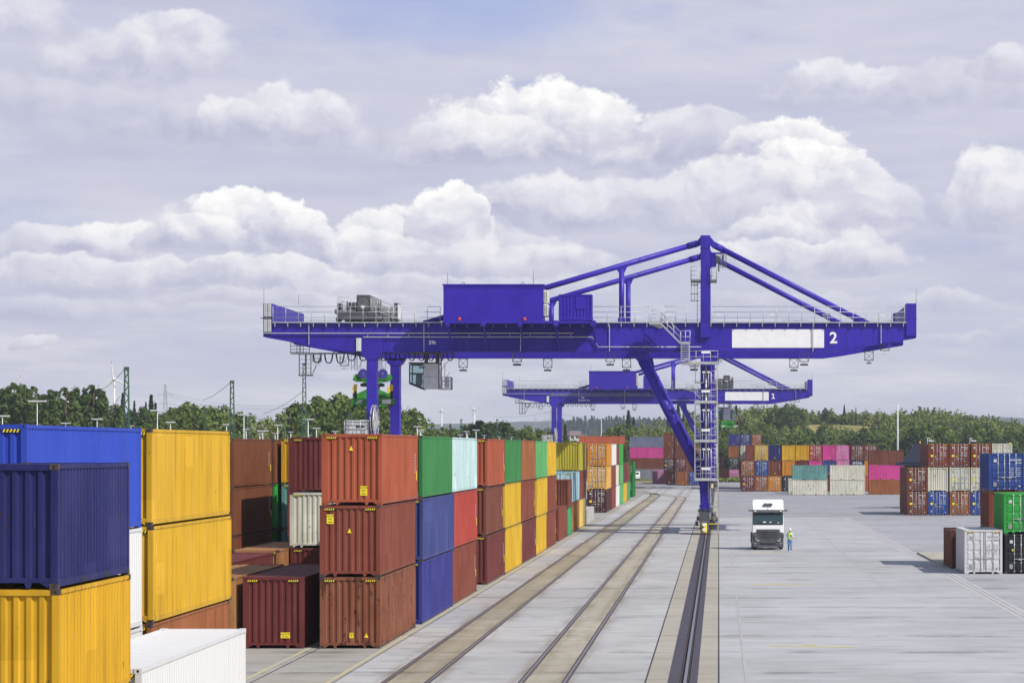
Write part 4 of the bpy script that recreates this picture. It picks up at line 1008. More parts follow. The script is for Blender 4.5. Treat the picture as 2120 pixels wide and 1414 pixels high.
    for k, (a, b, py) in enumerate(plats):
        z = fz(py); mb = MB(); mb.box(fx(a), fx(b), -1.9, -.25, z-.16, z-.02)
        pf = mb.build('access_platform', GV, root)
        mb = MB(); railing(mb, [(fx(a)+.04, -.3, z), (fx(a)+.04, -1.86, z), (fx(b)-.04, -1.86, z), (fx(b)-.04, -.3, z)], 1.1, .75, .026, mid=1)
        mb.box(fx(a), fx(b), -1.9, -1.87, z-.02, z+.09)
        mb.build('railing', GV, pf)
        mb = MB(); mb.box(fx(1452.5), fx(1470), -1.93, -1.90, z+.86, z+1.06); mb.build('sign_plate', MT['white'], pf)
    for i, py in enumerate((792, 872, 950)):   # half landings between
        z = fz(py); mb = MB(); mb.box(fx(1439), fx(1456), -1.6, -.25, z-.08, z); mb.box(fx(1471), fx(1486), -1.6, -.25, z-.1, z-.02) if i < 2 else None
        pf = mb.build('half_landing', GV, root)
        mb = MB(); railing(mb, [(fx(1439.5), -.3, z), (fx(1439.5), -1.56, z), (fx(1450), -1.56, z)], 1.75, .7, .022, mid=1)
        mb.build('railing', GV, pf); mb = MB(); railing(mb, [(fx(1471.5), -1.56, z), (fx(1485.5), -1.56, z)], 1.0, .7, .022, mid=1); mb.build('railing', GV, pf)
    mb = MB()
    for (x0, zt, zb) in ((1478, 757, 832), (1445, 832, 912), (1478, 836, 912), (1445, 912, 991), (1478, 916, 991)): ladder(mb, fx(x0), -.9, fz(zb), fz(zt)-.1, .5, 'x', False, r=.03)
    ladder(mb, fx(1478.5), -.8, fz(1047), fz(992), .72, 'x', False); ladder(mb, fx(1478.5), -1.0, fz(1105), fz(1047), .80, 'x', False)
    mb.box(fx(1471), fx(1488), -1.4, -.5, fz(1048.5), fz(1046)); mb.box(fx(1474), fx(1487), -1.3, -.6, fz(1092), fz(1090.5)); mb.box(fx(1473), fx(1487), -1.25, -.55, fz(1105), fz(1103.5))
    for px in (1471.5, 1487.3): mb.bar((fx(px), -1.2, fz(1048 if px < 1480 else 1105)), (fx(px), -1.2, fz(991)), .06)
    for px in (1439, 1485.3): mb.bar((fx(px), -1.88, fz(991)), (fx(px), -1.88, fz(752 if px > 1480 else 832)), .075)
    mb.build('ladder', GV, root)
    mb = MB(); mb.tube([(fx(1461.5), -.35, fz(993)), (fx(1461.5), -.35, fz(757))], .10, 8); mb.tube([(fx(1466.5), -.3, fz(1040)), (fx(1466.5), -.3, fz(780))], .035, 6)
    mb.build('cable_pipe', GV, root)
    for px in (1457, 1466.8):
        for py in (772, 850, 930):
            mb = MB(); mb.tube([(fx(px), -2.0, fz(py+22)), (fx(px), -2.0, fz(py))], .03, 5); mb.cbox(fx(px)-.14, fx(px)+.14, -2.2, -1.95, fz(py+2.2), fz(py-2), .04); mb.build('small_lamp', MT['lamp'], root)
    # machinery house on its bracket platform (in front of the near girder)
    x0, x1 = fx(917)*.984, fx(1124)*.984; zb, zt = fz(664.5)-.05, fz(588)-.28
    y0, y1 = -3.5, -.9
    mb = MB(); mb.box(x0-.1, fx(1232)*.984, y0-.05, -.15, zb-.34, zb-.12)
    for px in (927, 1001, 1077, 1151, 1228):
        x = fx(px)*.986; mb.box(x-.12, x+.12, y0, -.15, zb-.62, zb-.34)
        mb.bar((x, y0+.2, zb-.5), (x+.1, -.05, fz(726)), .16); mb.box(x-.22, x+.22, y0-.1, y0+.1, zb-.6, zb-.1)
    mb.build('house_platform', B, root)
    mb = MB(); mb.box(x0, x1, y0, y1, zb-.12, zt-.08); mb.box(x0-.08, x1+.12, y0-.08, y1+.08, zt-.08, zt+.04); mb.box(x0-.05, x1+.05, y0-.04, y1+.04, zt-.32, zt-.27)
    for k in range(1, 9): mb.box(x0+(x1-x0)*k/9-.012, x0+(x1-x0)*k/9+.012, y0-.008, y0, zb, zt-.35)
    for px in (957, 1080): mb.tube([(fx(px)*.984+.13*math.cos(a), y0+.5, zt+.12+.13*math.sin(a)) for a in [math.pi*k/6-.3 for k in range(8)]], .025, 5)
    hs = mb.build('machinery_house', HS, root)
    for z0, z1 in ((zb+.35, zb+1.45), (zb+1.55, zb+2.75)):
        mb = MB(); mb.cbox(x1+.02, x1+.44, y0+.1, y1-.3, z0, z1, .04)
        for k in range(7):
            for c in (0, 1): mb.box(x1+.09+.17*c, x1+.20+.17*c, y0+.085, y0+.1, z0+.12+k*(z1-z0-.2)/7, z0+.12+k*(z1-z0-.2)/7+.07, 1)
        mb.build('air_conditioner', [MT['offwhite'], MT['darkgrey']], hs)
    for px in (951, 1086): 
        mb = MB(); mb.cbox(fx(px)*.984-.12, fx(px)*.984+.12, y0-.12, y0-.009, zb-.08, zb+.2, .03); mb.build('warning_light', MT['red'], hs)
    for px, tp in ((925, 562), (1103, 558)):
        mb = MB(); mb.tube([(fx(px)*.984, y0+.4, zt), (fx(px)*.984, y0+.4, fz(tp)-.3)], .022, 5); mb.build('antenna', GD, hs)
    x0, x1 = fx(1156)*.984, fx(1225)*.984; zt = fz(608)-.28
    mb = MB(); mb.box(x0, x1, y0+.05, y1, zb-.05, zb+.18); mb.box(x0, x1, y0+.05, y1, zt-.12, zt)
    for x in (x0, x1-.14): mb.box(x, x+.14, y0+.05, y0+.2, zb+.18, zt-.12)
    pr = corr(9, x1-x0-.28, .05, 'x')
    for (a, o), (b, q) in zip(pr, pr[1:]): mb.poly([(x0+.14+a, y0+.08+o, zb+.18), (x0+.14+b, y0+.08+q, zb+.18), (x0+.14+b, y0+.08+q, zt-.12), (x0+.14+a, y0+.08+o, zt-.12)])
    mb.poly([(x1-.01, y0+.2, zb+.18), (x1-.01, y1, zb+.18), (x1-.01, y1, zt-.12), (x1-.01, y0+.2, zt-.12)]); mb.poly([(x0+.01, y1, zb+.18), (x0+.01, y0+.2, zb+.18), (x0+.01, y0+.2, zt-.12), (x0+.01, y1, zt-.12)])
    mb.box(x0+.1, x1-.1, y1-.05, y1, zb+.18, zt-.12)
    ec = mb.build('switchgear_container', HS, root)
    mb = MB(); mb.box(x0+1.6, x0+2.62, y0+.04, y0+.085, zb+1.0, zt-.2); mb.build('access_panel', HS, ec)
    mb = MB(); mb.bar((x1+.08, y0+.3, zb+.2), (x1+.08, y0+.3, zt-.1), .04); mb.bar((x1+.08, y0+.3, zt-.2), (x1, y0+.3, zt-.2), .03); mb.build('hand_rail', GV, ec)
    # writing and sign
    mb = MB(); mb.box(fx(1515.5), fx(1706), -.045, -.014, fz(720), fz(682)); mb.build('sign_panel', MT['white'], root)
    if number == '1':      # numeral with a flag and a foot
        mb = MB(); X, Z = fx(1725.5), fz(700.5)
        mb.prism([(X-.34, Z-.52), (X+.34, Z-.52), (X+.34, Z-.36), (X+.12, Z-.36), (X+.12, Z+.52), (X-.06, Z+.52), (X-.34, Z+.40), (X-.34, Z+.22), (X-.08, Z+.32), (X-.08, Z-.36), (X-.34, Z-.36)], -.04, -.014); mb.build('number', MT['white'], root)
    else: obj('number', text_mesh(number, 1.48, .035, .01), root, MT['white'], (fx(1725.5), -.03, fz(700.5)))
    obj('lettering', text_mesh('59t', .50, .012, .006), root, MT['white'], (fx(895), -.03, fz(709.5) if not second_line else fz(708)))
    if second_line: obj('lettering', text_mesh(second_line, .34, .01, .006), root, MT['white'], (fx(902), -.03, fz(719)))
    # service cage and light frames under the left arm
    if True:
        mb = MB(); z = fz(730); xa, xb = fx(601), fx(722)
        mb.box(xa, fx(700), .2, 1.0, z-.12, z); mb.bar((fx(620), .3, z), (fx(620), .3, zbot(fx(620))), .1); mb.bar((fx(690), .3, z), (fx(690), .3, zbot(fx(690))), .1)
        railing(mb, [(xa, .2, z), (fx(640), .2, z)], .95, .6)
        for px in (619, 643): mb.bar((fx(px), .2, z), (fx(px), .2, fz(776)), .09)
        mb.bar((fx(630), .9, z), (fx(630), .9, fz(776)), .14)
        for k in range(5): mb.bar((fx(619), .2, fz(735+k*9)), (fx(643), .2, fz(735+k*9)), .04)
        mb.box(fx(617), fx(645), .1, 1.1, fz(778), fz(775)); mb.bar((fx(645), .5, fz(774)), (fx(664), .5, fz(733)), .07)
        mb.build('service_cage', GD, root)
    floodlight(root, fx(655), .4, fz(732), .8, .75, True); floodlight(root, fx(711), .6, fz(738), .8, .85, True)
    for px, y, zt in ((1070, .3, 727), (1263, .3, 727), (1665, .3, 727), (1832, .3, 711)): floodlight(root, fx(px), y, zbot(fx(px))+.3, .85, 1.25 if px < 1800 else 1.0, px > 1800)
    for px in (920, 1108, 1283, 1655, 1822): floodlight(root, fx(px)*1.0, SPAN-.8, zbot(fx(px)), .85, .95, px > 1800)
    floodlight(root, fx(1437), -.9, fz(752), .8, .35)
    # festoon cable loops
    mb = MB(); mb.box(fx(620), fx(940), 2.3, 2.5, fz(731), fz(728.5)); mb.build('festoon_rail', GD, root)
    mb = MB(); px = 640
    while px < 925:
        w = 17 if px < 760 else 13; dp = .85 if px < 690 else .62
        for yy in (2.2, 2.6): mb.tube([(fx(px)+(fx(px+w)-fx(px))*k/8, yy, fz(731)-dp*(1-((k-4)/4)**4)) for k in range(9)], .042, 6)
        px += w+7
    mb.build('festoon_cable', MT['black'], root)
    # electric house and cable drum at the left leg
    mb = MB(); xc = fx(745); mb.cbox(xc-.95, xc+.95, -1.8, -.3, fz(892)-.35, fz(873), .05); mb.box(xc-1.05, xc+1.05, -1.9, -.2, fz(873), fz(871))
    mb.box(xc-.1, xc+.6, -1.82, -1.79, fz(886), fz(880), 1); mb.bar((xc, -1, 1.4), (xc, -1, fz(894)-.3), .5)
    e = mb.build('electric_cabinet', [MT['lamp'], MT['darkgrey']], root)
    mb = MB(); railing(mb, [(fx(720), -2.1, fz(897)), (fx(769), -2.1, fz(897))], 1.2, .7, .035); mb.bar((fx(724), -2.0, fz(900)), (fx(724), -2.0, fz(868)), .12); mb.build('railing', GV, e)
    mb = MB(); cx, cz = fx(778.5), fz(871); R0 = 1.45
    for xo in (-.12, .12):
        mb.disc((cx+xo, -1.0, cz), (1, -.16, 0), R0*.55, .03, 20); mb.tube([(cx+xo-.16*R0*math.cos(a)*0+.10*math.cos(a), -1.0+R0*math.cos(a), cz+R0*math.sin(a)) for a in [2*math.pi*k/28 for k in range(29)]], .05, 5)
        for k in range(8):
            a = 2*math.pi*k/8; mb.bar((cx+xo, -1, cz), (cx+xo+.1*math.cos(a), -1+R0*math.cos(a), cz+R0*math.sin(a)), .05)
    mb.disc((cx, -1, cz), (1, 0, 0), 1.15, .16, 26, 1); mb.bar((cx, -1, cz), (cx-.4, -.1, cz), .25)
    dr = mb.build('cable_drum', [MT['galv'], MT['galv']], root)
    mb = MB(); mb.tube([(cx+.1, -1.8, cz-1.2), (cx+.4, -2.2, cz-1.4), (cx+.7, -2.3, cz-2.2), (cx+.75, -2.3, .6)], .06, 6); mb.build('power_cable', MT['lamp'], dr)
    for px, tp in ((546, 598), (618, 610), (1897, 598)):
        mb = MB(); mb.tube([(fx(px), .1, fz(630)), (fx(px), .1, fz(tp))], .02, 5); mb.build('antenna', GD, root)
    # railing mounted notice boards
    for px in (1387, 1486, 1600, 1712, 1832):
        mb = MB(); mb.box(fx(px)-.37, fx(px)+.37, .9, .96, ZT+.75, ZT+.95)
        for s in (-.25, .25): mb.bar((fx(px)+s, .93, ZT), (fx(px)+s, .93, ZT+.75), .04)
        mb.build('walkway_lamp', MT['lamp'], root)
    trolley(root, trolley_x, cab_dx)
    return root

def trolley(root, tx, cab_dx=0.0):
    GV, GD, DG = MT['galv'], MT['galv_dark'], MT['darkgrey']
    Z = ZT + .16
    t = bpy.data.objects.new('trolley', None); link(t); t.parent = root; t.location = (tx, 0, 0)
    def add(mb, n, m): return mb.build(n, m, t)
    mb = MB()                                    # frame carrying the hoist, spanning the two girders
    for s in (-1, 1): mb.cbox(s*1.45-.35, s*1.45+.35, .3, SPAN-.3, Z+.35, Z+1.0, .05)
    for y in (.35, 5.5, 12.2, SPAN-1.2): mb.box(-1.8, 1.8, y, y+.85, Z+.2, Z+.85)
    for y in (1.05, SPAN-1.05):
        for x in (-1.7, 1.7): mb.disc((x, y, Z+.22), (0, 1, 0), .30, .16, 14)
    mb.cbox(-2.05, -1.3, .5, 1.6, Z+.75, Z+1.15, .05); mb.disc((-1.6, .9, Z+1.45), (0, 0, 1), .28, .6, 10)
    add(mb, 'trolley_frame', DG)
    mb = MB(); mb.cbox(.02, 1.3, .6, 9.5, Z+1.05, Z+2.55, .05); mb.disc((.66, .58, Z+1.75), (0, 1, 0), .52, .05, 20, 1); mb.box(.45, .8, .545, .58, Z+1.3, Z+1.52, 2)
    for k in range(6): mb.box(1.30, 1.36, 1.2+k*1.35, 2.1+k*1.35, Z+1.2, Z+2.4, 3)
    add(mb, 'hoist_gearbox', [DG, MT['galv_dark'], MT['white'], MT['midgrey']])
    for y in (3.2, 12.0):
        mb = MB(); mb.tube([(-1.2, y, Z+1.45), (1.9, y, Z+1.45)], .55, 18); mb.disc((-1.2, y, Z+1.45), (1, 0, 0), .68, .08, 18); mb.disc((1.9, y, Z+1.45), (1, 0, 0), .68, .08, 18); add(mb, 'rope_drum', GD)
    mb = MB(); mb.cbox(-.4, 1.5, 10.5, 15.5, Z+1.0, Z+2.1, .06); mb.cbox(-1.2, -.5, 7, 9, Z+1.0, Z+1.9, .06); add(mb, 'electric_cabinet', MT['midgrey'])
    mb = MB(); mb.box(1.75, 2.1, 15.0, 17.6, Z+.9, Z+2.6); mb.box(2.1, 2.13, 15.2, 17.4, Z+1.0, Z+2.5, 1); add(mb, 'resistor_cabinet', [DG, MT['lamp']])
    mb = MB(); railing(mb, [(-1.7, .5, Z+1.0), (-.1, .5, Z+1.0)], 1.3, .35, .028); railing(mb, [(1.4, .5, Z+1.0), (1.9, .5, Z+1.0), (1.9, 17.8, Z+1.0), (-1.8, 17.8, Z+1.0), (-1.8, .5, Z+1.0)], 1.2, 1.1, .028); add(mb, 'railing', GV)
    # hoist ropes
    zs = 15.4; ropes = [(-1.35, 6.9), (-1.05, 6.9), (1.0, 6.9), (1.35, 6.9), (-1.35, 11.0), (-1.0, 11.0), (1.05, 11.0), (1.4, 11.0), (1.2, 9.0), (-1.2, 9.0)]
    mb = MB()
    for x, y in ropes: mb.tube([(x*1.05, y, Z+.6), (x, y, zs+.3)], .022, 5)
    for x, y in ((-1.4, 7), (1.4, 7), (-1.4, 11), (1.4, 11)): mb.tube([(-x*.5, y, Z+.5), (x*.9, y, zs+.5)], .02, 5)
    add(mb, 'hoist_rope', GD)
    # spreader
    sp = bpy.data.objects.new('spreader', None); link(sp); sp.parent = t; sp.location = (.4, 9.0, zs); sp.rotation_euler = (0, 0, R(9))
    def sadd(mb, n, m): return mb.build(n, m, sp)
    mb = MB()
    for y in (-2.0, 2.0): mb.prism([(-1.75, -.1), (-1.9, -.55), (-1.5, -.75), (1.5, -.75), (1.9, -.55), (1.75, -.1)][::-1], y-.12, y+.12)
    for x in (-1.5, 1.5): mb.cbox(x-.18, x+.18, -2, 2, -.7, -.2, .05)
    mb.cbox(-1.2, 1.2, -2.3, -1.9, -.7, -.25, .08); mb.lathe([(.95, -1.25), (1.0, -1.15), (1.0, -.95), (.75, -.75)], 20)
    sadd(mb, 'head_block', MT['green'])
    for x in (-.95, .95):
        for y in (-2.2, 2.2):
            mb = MB(); mb.tube([(x, y-.13, -.05), (x, y+.13, -.05)], .47, 20); mb.tube([(x, y-.16, -.05), (x, y+.16, -.05)], .10, 12, 1); sadd(mb, 'sheave', [MT['sheave'], MT['steel']])
    mb = MB(); mb.tube([(0, 0, -2.0), (0, 0, -.7)], .42, 14); mb.box(.2, .7, -.5, .3, -1.9, -1.2, 1); sadd(mb, 'slewing_column', [MT['yellow'], MT['midgrey']])
    mb = MB(); mb.lathe([(1.15, -1.25), (1.2, -1.1), (1.15, -.95)], 20); sadd(mb, 'slewing_ring', MT['black'])
    mb = MB()
    for y in (-1.5, 1.5): mb.prism([(-1.95, -2.35), (-1.7, -2.05), (-.6, -1.55), (.6, -1.55), (1.7, -2.05), (1.95, -2.35), (1.6, -2.55), (-1.6, -2.55)][::-1], y-.14, y+.14)
    mb.cbox(-.55, .55, -6.0, 6.0, -3.0, -2.3, .06)                              # main beam
    for y in (-6.1, 6.1): mb.cbox(-2.0, 2.0, y-.28, y+.28, -3.15, -2.55, .06)    # end beams
    for y in (-3.4, 3.4): mb.cbox(-1.7, 1.7, y-.22, y+.22, -3.0, -2.5, .06)
    sb = sadd(mb, 'spreader_beam', MT['green'])
    mb = MB(); mb.box(.75, 1.6, -6.42, -6.385, -3.05, -2.62); mb.build('equipment_plate', MT['offwhite'], sb)
    mb = MB()
    for k in range(3): mb.poly([(-1.75+k*.17, -6.39, -3.05), (-1.66+k*.17, -6.39, -3.05), (-1.36+k*.17, -6.39, -2.65), (-1.45+k*.17, -6.39, -2.65)])
    mb.build('white_stripes', MT['white'], sb)
    for x in (-1.72, 1.72):
        for y in (-4.4, 4.4):
            mb = MB(); mb.box(x-.13, x+.13, y-.15, y+.15, -3.3, -1.8); a = mb.build('gripper_arm', MT['black'], sp)
            mb = MB(); mb.loft([[(x-.12, y-.14, -1.8), (x+.12, y-.14, -1.8), (x+.12, y+.14, -1.8), (x-.12, y+.14, -1.8)], [(x-.17, y-.17, -1.15), (x+.17, y-.17, -1.15), (x+.17, y+.17, -1.15), (x-.17, y+.17, -1.15)]]); mb.build('gripper_tip', MT['yellow'], a)
    # operator cab hanging inside the near girder
    cx = 4.2; y0, y1 = 3.0, 5.2
    zt, zb = fz(745)-.25, fz(797)-.28
    def cq(px): return fx(px)*1.014+34.35
    cab = bpy.data.objects.new('operator_cab', None); link(cab); cab.parent = t; cab.location = (cab_dx, 0, 0)
    X0, X1, X2 = cq(849), cq(877.5), cq(908)
    mb = MB(); mb.box(X1+.02, X2, y0, y1, zb, zt); mb.box(X1-.02, X1+.02, y0-.01, y1+.01, zb, zt, 1); mb.box(X1+.06, X2-.06, y0-.02, y0, zb+1.15, zb+1.18, 1)
    mb.build('cab_body', [MT['lamp'], MT['darkgrey']], cab)
    mb = MB(); pg = [(X0, zb+.5), (X1-.05, zb+.02), (X1-.05, zt-.1), (X0, zt-.1)]
    mb.prism([(x+.02, z) for x, z in pg][::-1][::-1], y0+.03, y1-.03); mb.build('cab_window', MT['clear'], cab)
    mb = MB()
    for (p, q) in ((pg[0], pg[1]), (pg[0], pg[3]), (pg[3], pg[2]), ((X0, zb+1.45), (X1, zb+1.45))):
        for y in (y0, y1): mb.bar((p[0], y, p[1]), (q[0], y, q[1]), .11)
    mb.prism([(X0-.02, zb+.42), (X1-.04, zb-.1), (X1-.04, zb+.12), (X0-.02, zb+.62)], y0-.01, y1+.01); mb.box(X0-.1, X2+.1, y0-.1, y1+.1, zt, zt+.12); mb.box(X1-.4, X1+.1, y0-.12, y0, zt-.45, zt-.3)
    mb.build('cab_frame', MT['darkgrey'], cab)
    mb = MB(); mb.lathe([(.05, 0), (.3, .1), (.34, .5), (.28, 1.1), (.1, 1.2)], 10, c=(X0+.85, (y0+y1)/2-.6, zb+.25)); mb.build('driver_seat', MT['darkgrey'], cab)
    mb = MB()
    for x in (X1+.15, X2-.2): mb.bar((x, y0+.3, zt), (x, y0+.3, fz(727)), .16); mb.bar((x, y1-.3, zt), (x, y1-.3, fz(727)), .16)
    mb.box(X0, X2+.4, y0+.1, y1-.1, fz(731), fz(727)); 
    for x in (X2+.06, X2+.28): mb.bar((x, y0+.1, zb-.05), (x, y0+.1, fz(729)), .11)
    mb.build('cab_hanger', MT['galv_dark'], cab)
    xb = cq(934); mb = MB(); mb.box(X2, xb, y0, y1-.6, zb-.08, zb); railing(mb, [(X2+.4, y0+.03, zb), (xb, y0+.03, zb), (xb, y1-.7, zb)], 1.1, .45, .03, 2)
    mb.box(xb-.55, xb-.12, y0+.02, y0+.06, zb+.1, zb+1.15); mb.bar((X2+.6, y0+.4, zb), (X2+.6, y0+.4, zt), .06); mb.bar((X2+.1, y0+.4, zb+.2), (X2+1.1, y0+.4, zb+1.6), .05); mb.bar((X2+.1, y0+.4, zb+1.6), (X2+1.1, y0+.4, zb+2.9), .05)
    mb.build('cab_platform', GV, cab)

crane(242.0, '2', 'nearer blue gantry crane numbered 2 spanning the tracks', -34.35)
crane(509.6, '1', 'farther smaller blue gantry crane numbered 1, seen beneath the nearer one', .9, -6.1, second_line='BAUJAHR 2010')
# ------------------------------------------------------------------ truck
def wheel(parent, x, y, r=.50, w=.30, name='wheel'):
    mb = MB(); n = 22
    prof = [(r*.60, -w/2), (r*.93, -w/2), (r, -w/2+.05), (r, w/2-.05), (r*.93, w/2), (r*.60, w/2)]
    rings = [[(x+o, y+rr*math.cos(2*math.pi*j/n), r+rr*math.sin(2*math.pi*j/n)) for j in range(n)] for rr, o in prof]
    mb.loft(rings, caps=True, sm=True); t = mb.build(name, MT['black'], parent)
    mb = MB(); s = 1 if x > 0 else -1
    mb.disc((x+s*(w/2-.03), y, r), (1, 0, 0), r*.58, .05, 18); mb.disc((x+s*(w/2), y, r), (1, 0, 0), r*.22, .1, 12)
    mb.build('rim', MT['galv'], t); return t
def truck(X, D):
    root = empty('truck', (X, D, 0)); tag(root, 'white tractor unit with black grille standing under the right side of the yard', 'truck')
    root['label'] = 'white truck tractor unit facing the camera beside the walking person'
    Wt = MT['truck_white']; K = MT['black']; G = MT['darkgrey']
    prof = [(.06, .95), (.0, 1.5), (.02, 2.02), (.36, 3.0), (.40, 3.14), (.70, 3.42), (1.0, 3.72), (1.35, 3.94), (2.0, 4.0), (2.28, 3.95), (2.3, .95)]
    mb = MB()
    def sec(x, iy, iz): return [(x, .06+(y-.06)*1+iy*(1 if y < 1 else 0) - (iy if y > 2 else 0), z-iz*(1 if z > 2.5 else 0)*(z-2.5)) for y, z in prof]
    mb.loft([sec(-1.245, .13, .05), sec(-1.20, .04, .015), sec(-1.05, 0, 0), sec(1.05, 0, 0), sec(1.20, .04, .015), sec(1.245, .13, .05)])
    mb.build('cab', Wt, root)
    def front(pts, m, name, off=.02, thick=.03, parent=None):
        """panel following the windscreen rake; pts in (x,z)"""
        def yz(z):
            for (y0, z0), (y1, z1) in zip(prof, prof[1:]):
                if z0 <= z <= z1: return y0+(y1-y0)*(z-z0)/(z1-z0)
            return .06
        a = [(x, yz(z)-off, z) for x, z in pts]; b = [(x, yz(z)-off+thick, z) for x, z in pts]
        mb = MB(); mb.loft([a, b]); return mb.build(name, m, parent or root)
    front([(-1.13, 2.07), (1.13, 2.07), (1.16, 2.55), (1.14, 2.97), (-1.14, 2.97), (-1.16, 2.55)], MT['glass'], 'windscreen')
    front([(-1.17, 2.0), (1.17, 2.0), (1.14, 2.10), (-1.14, 2.10)], K, 'scuttle', .03)
    for s in (-1, 1): front([(s*1.15, 2.05), (s*1.21, 2.05), (s*1.21, 2.97), (s*1.15, 2.97)], K, 'window_pillar', .01)
    mb = MB(); mb.loft([[(x, y, z) for y, z in ((.16, 2.94), (.08, 3.0), (.22, 3.21), (.40, 3.19))] for x in (-1.20, -.6, 0, .6, 1.20)]); v = mb.build('sun_visor', G, root)
    for s in (-1, 1):
        mb = MB(); mb.cbox(s*1.02-.08, s*1.02+.08, .06, .16, 3.05, 3.14, .02); mb.build('marker_lamp', MT['white'], v)
    mb = MB(); mb.loft([[(-.38, .60, 3.50), (.38, .60, 3.50), (.34, .82, 3.69), (-.34, .82, 3.69)], [(-.38, .57, 3.52), (.38, .57, 3.52), (.34, .79, 3.71), (-.34, .79, 3.71)]]); mb.build('roof_hatch', G, root)
    mb = MB(); mb.box(-.02, .02, .46, .5, 3.22, 3.34); mb.build('roof_badge', MT['midgrey'], root)
    # dark lower face
    mb = MB(); mb.loft([[(-1.23, .10, .42), (1.23, .10, .42), (1.24, .08, 1.36), (.96, .02, 1.42), (.92, .0, 1.64), (-.92, .0, 1.64), (-.96, .02, 1.42), (-1.24, .08, 1.36)][::-1],
            [(-1.22, -.09, .46), (1.22, -.09, .46), (1.22, -.06, 1.33), (.94, -.055, 1.39), (.90, -.04, 1.60), (-.90, -.04, 1.60), (-.94, -.055, 1.39), (-1.22, -.06, 1.33)][::-1]][::-1])
    gr = mb.build('grille_panel', G, root)
    mb = MB()
    for k in range(5):
        z = 1.53-k*.135; w = .86-.05*k; mb.loft([[(-w, -.11, z), (0, -.15, z-.03), (w, -.11, z), (w, -.05, z-.015), (0, -.05, z-.045), (-w, -.05, z-.015)], [(-w+.03, -.09, z-.07), (0, -.12, z-.10), (w-.03, -.09, z-.07), (w-.03, -.05, z-.06), (0, -.05, z-.09), (-w+.03, -.05, z-.06)]][::-1])
    mb.build('grille_slats', MT['galv_dark'], gr)
    mb = MB(); mb.cbox(-1.235, 1.235, -.16, .5, .22, .60, .05); mb.box(-.62, .62, -.175, -.155, .42, .58, 1); mb.box(-.75, .75, -.168, -.155, .235, .26, 2); b = mb.build('bumper', [G, K, MT['galv']], root)
    for s in (-1, 1):
        mb = MB(); mb.loft([[(s*.72, y, .78), (s*.84, y, .72), (s*1.10, y, .82), (s*1.17, y, 1.08), (s*1.02, y, 1.0)] for y in (-.125, -.05)]); hl = mb.build('headlight', K, root)
        for (a, c, rr) in ((.98, .90, .07), (.86, .80, .05)):
            mb = MB(); mb.disc((s*a, -.14, c), (0, 1, 0), rr, .03, 14); mb.build('lens', MT['chrome'], hl)
        mb = MB(); mb.tube([(s*.70, -.13, .80), (s*.80, -.14, .70), (s*1.0, -.13, .76)], .018, 5); mb.build('light_strip', MT['white'], hl)
        mb = MB(); mb.disc((s*1.0, -.165, .53), (0, 1, 0), .06, .02, 12); mb.build('fog_light', MT['chrome'], b)
        mb = MB(); mb.tube([(s*1.20, .42, 3.10), (s*1.44, .30, 3.14)], .04, 6); mb.loft([[(s*1.38, .24, 3.10), (s*1.56, .18, 3.13), (s*1.56, .26, 3.20), (s*1.38, .34, 3.18)], [(s*1.38, .20, 3.07), (s*1.54, .14, 3.11), (s*1.54, .20, 3.16), (s*1.38, .28, 3.14)]]); mb.build('mirror_camera', K, root)
        mb = MB(); mb.loft([[(s*1.242, .02, .98), (s*1.242, 2.2, .98), (s*1.242, 2.2, 1.25), (s*1.242, .05, 1.25)], [(s*1.262, .02, .98), (s*1.262, 2.2, .98), (s*1.262, 2.2, 1.25), (s*1.262, .05, 1.25)]]); mb.build('side_panel', G, root)
        mb = MB(); mb.poly([(s*1.248, .5, 2.1), (s*1.248, 1.4, 2.1), (s*1.24, 1.4, 2.9), (s*1.24, .65, 2.9)]); mb.build('side_window', MT['glass'], root)
        front([(s*.93, 1.45), (s*1.20, 1.40), (s*1.20, 1.98), (s*1.02, 1.98)], Wt, 'corner_panel', .035, .04)
    front([(-1.0, 1.66), (1.0, 1.66), (1.02, 1.98), (-1.02, 1.98)], Wt, 'front_flap', .045, .05)
    mb = MB()
    for s in (-1, 1): mb.tube([(s*.15, -.03, 2.05), (s*.75, .05, 2.22)], .012, 5)
    mb.build('wiper', K, root)
    mb = MB(); mb.box(-.40, -.16, .055, .075, 2.16, 2.27); mb.box(.12, .28, .055, .075, 2.16, 2.25); mb.box(.74, .90, .045, .065, 2.10, 2.20); mb.build('dashboard_papers', MT['white'], root)
    mb = MB(); mb.box(-.45, .45, .5, 6.2, .72, 1.0); mb.box(-1.2, 1.2, .3, 2.25, .62, .95); mb.cbox(-.6, .6, 3.9, 5.2, 1.05, 1.2, .06); mb.build('chassis', G, root)
    for s in (-1, 1):
        mb = MB(); mb.cbox(s*.95-.3, s*.95+.3, 2.5, 3.5, .35, .95, .1); mb.build('fuel_tank', MT['galv'], root)
        mb = MB(); pts = [(4.5+.72*math.cos(a), .52+.78*math.sin(a)) for a in [math.pi*k/10 for k in range(11)]]
        mb.prismx(pts + [(4.5+.62*math.cos(a), .52+.66*math.sin(a)) for a in [math.pi*(10-k)/10 for k in range(11)]], min(s*.72, s*1.33), max(s*.72, s*1.33)); mb.build('mudguard', K, root)
        wheel(root, s*1.06, 1.35); wheel(root, s*1.02, 4.5, .50, .5)
    mb = MB(); mb.loft([[(-1.22, y, 3.0), (-1.10, y, 3.9), (1.10, y, 3.9), (1.22, y, 3.0)] for y in (2.3, 2.8)]); mb.build('wind_deflector', Wt, root)
truck(3.93, 204.2)

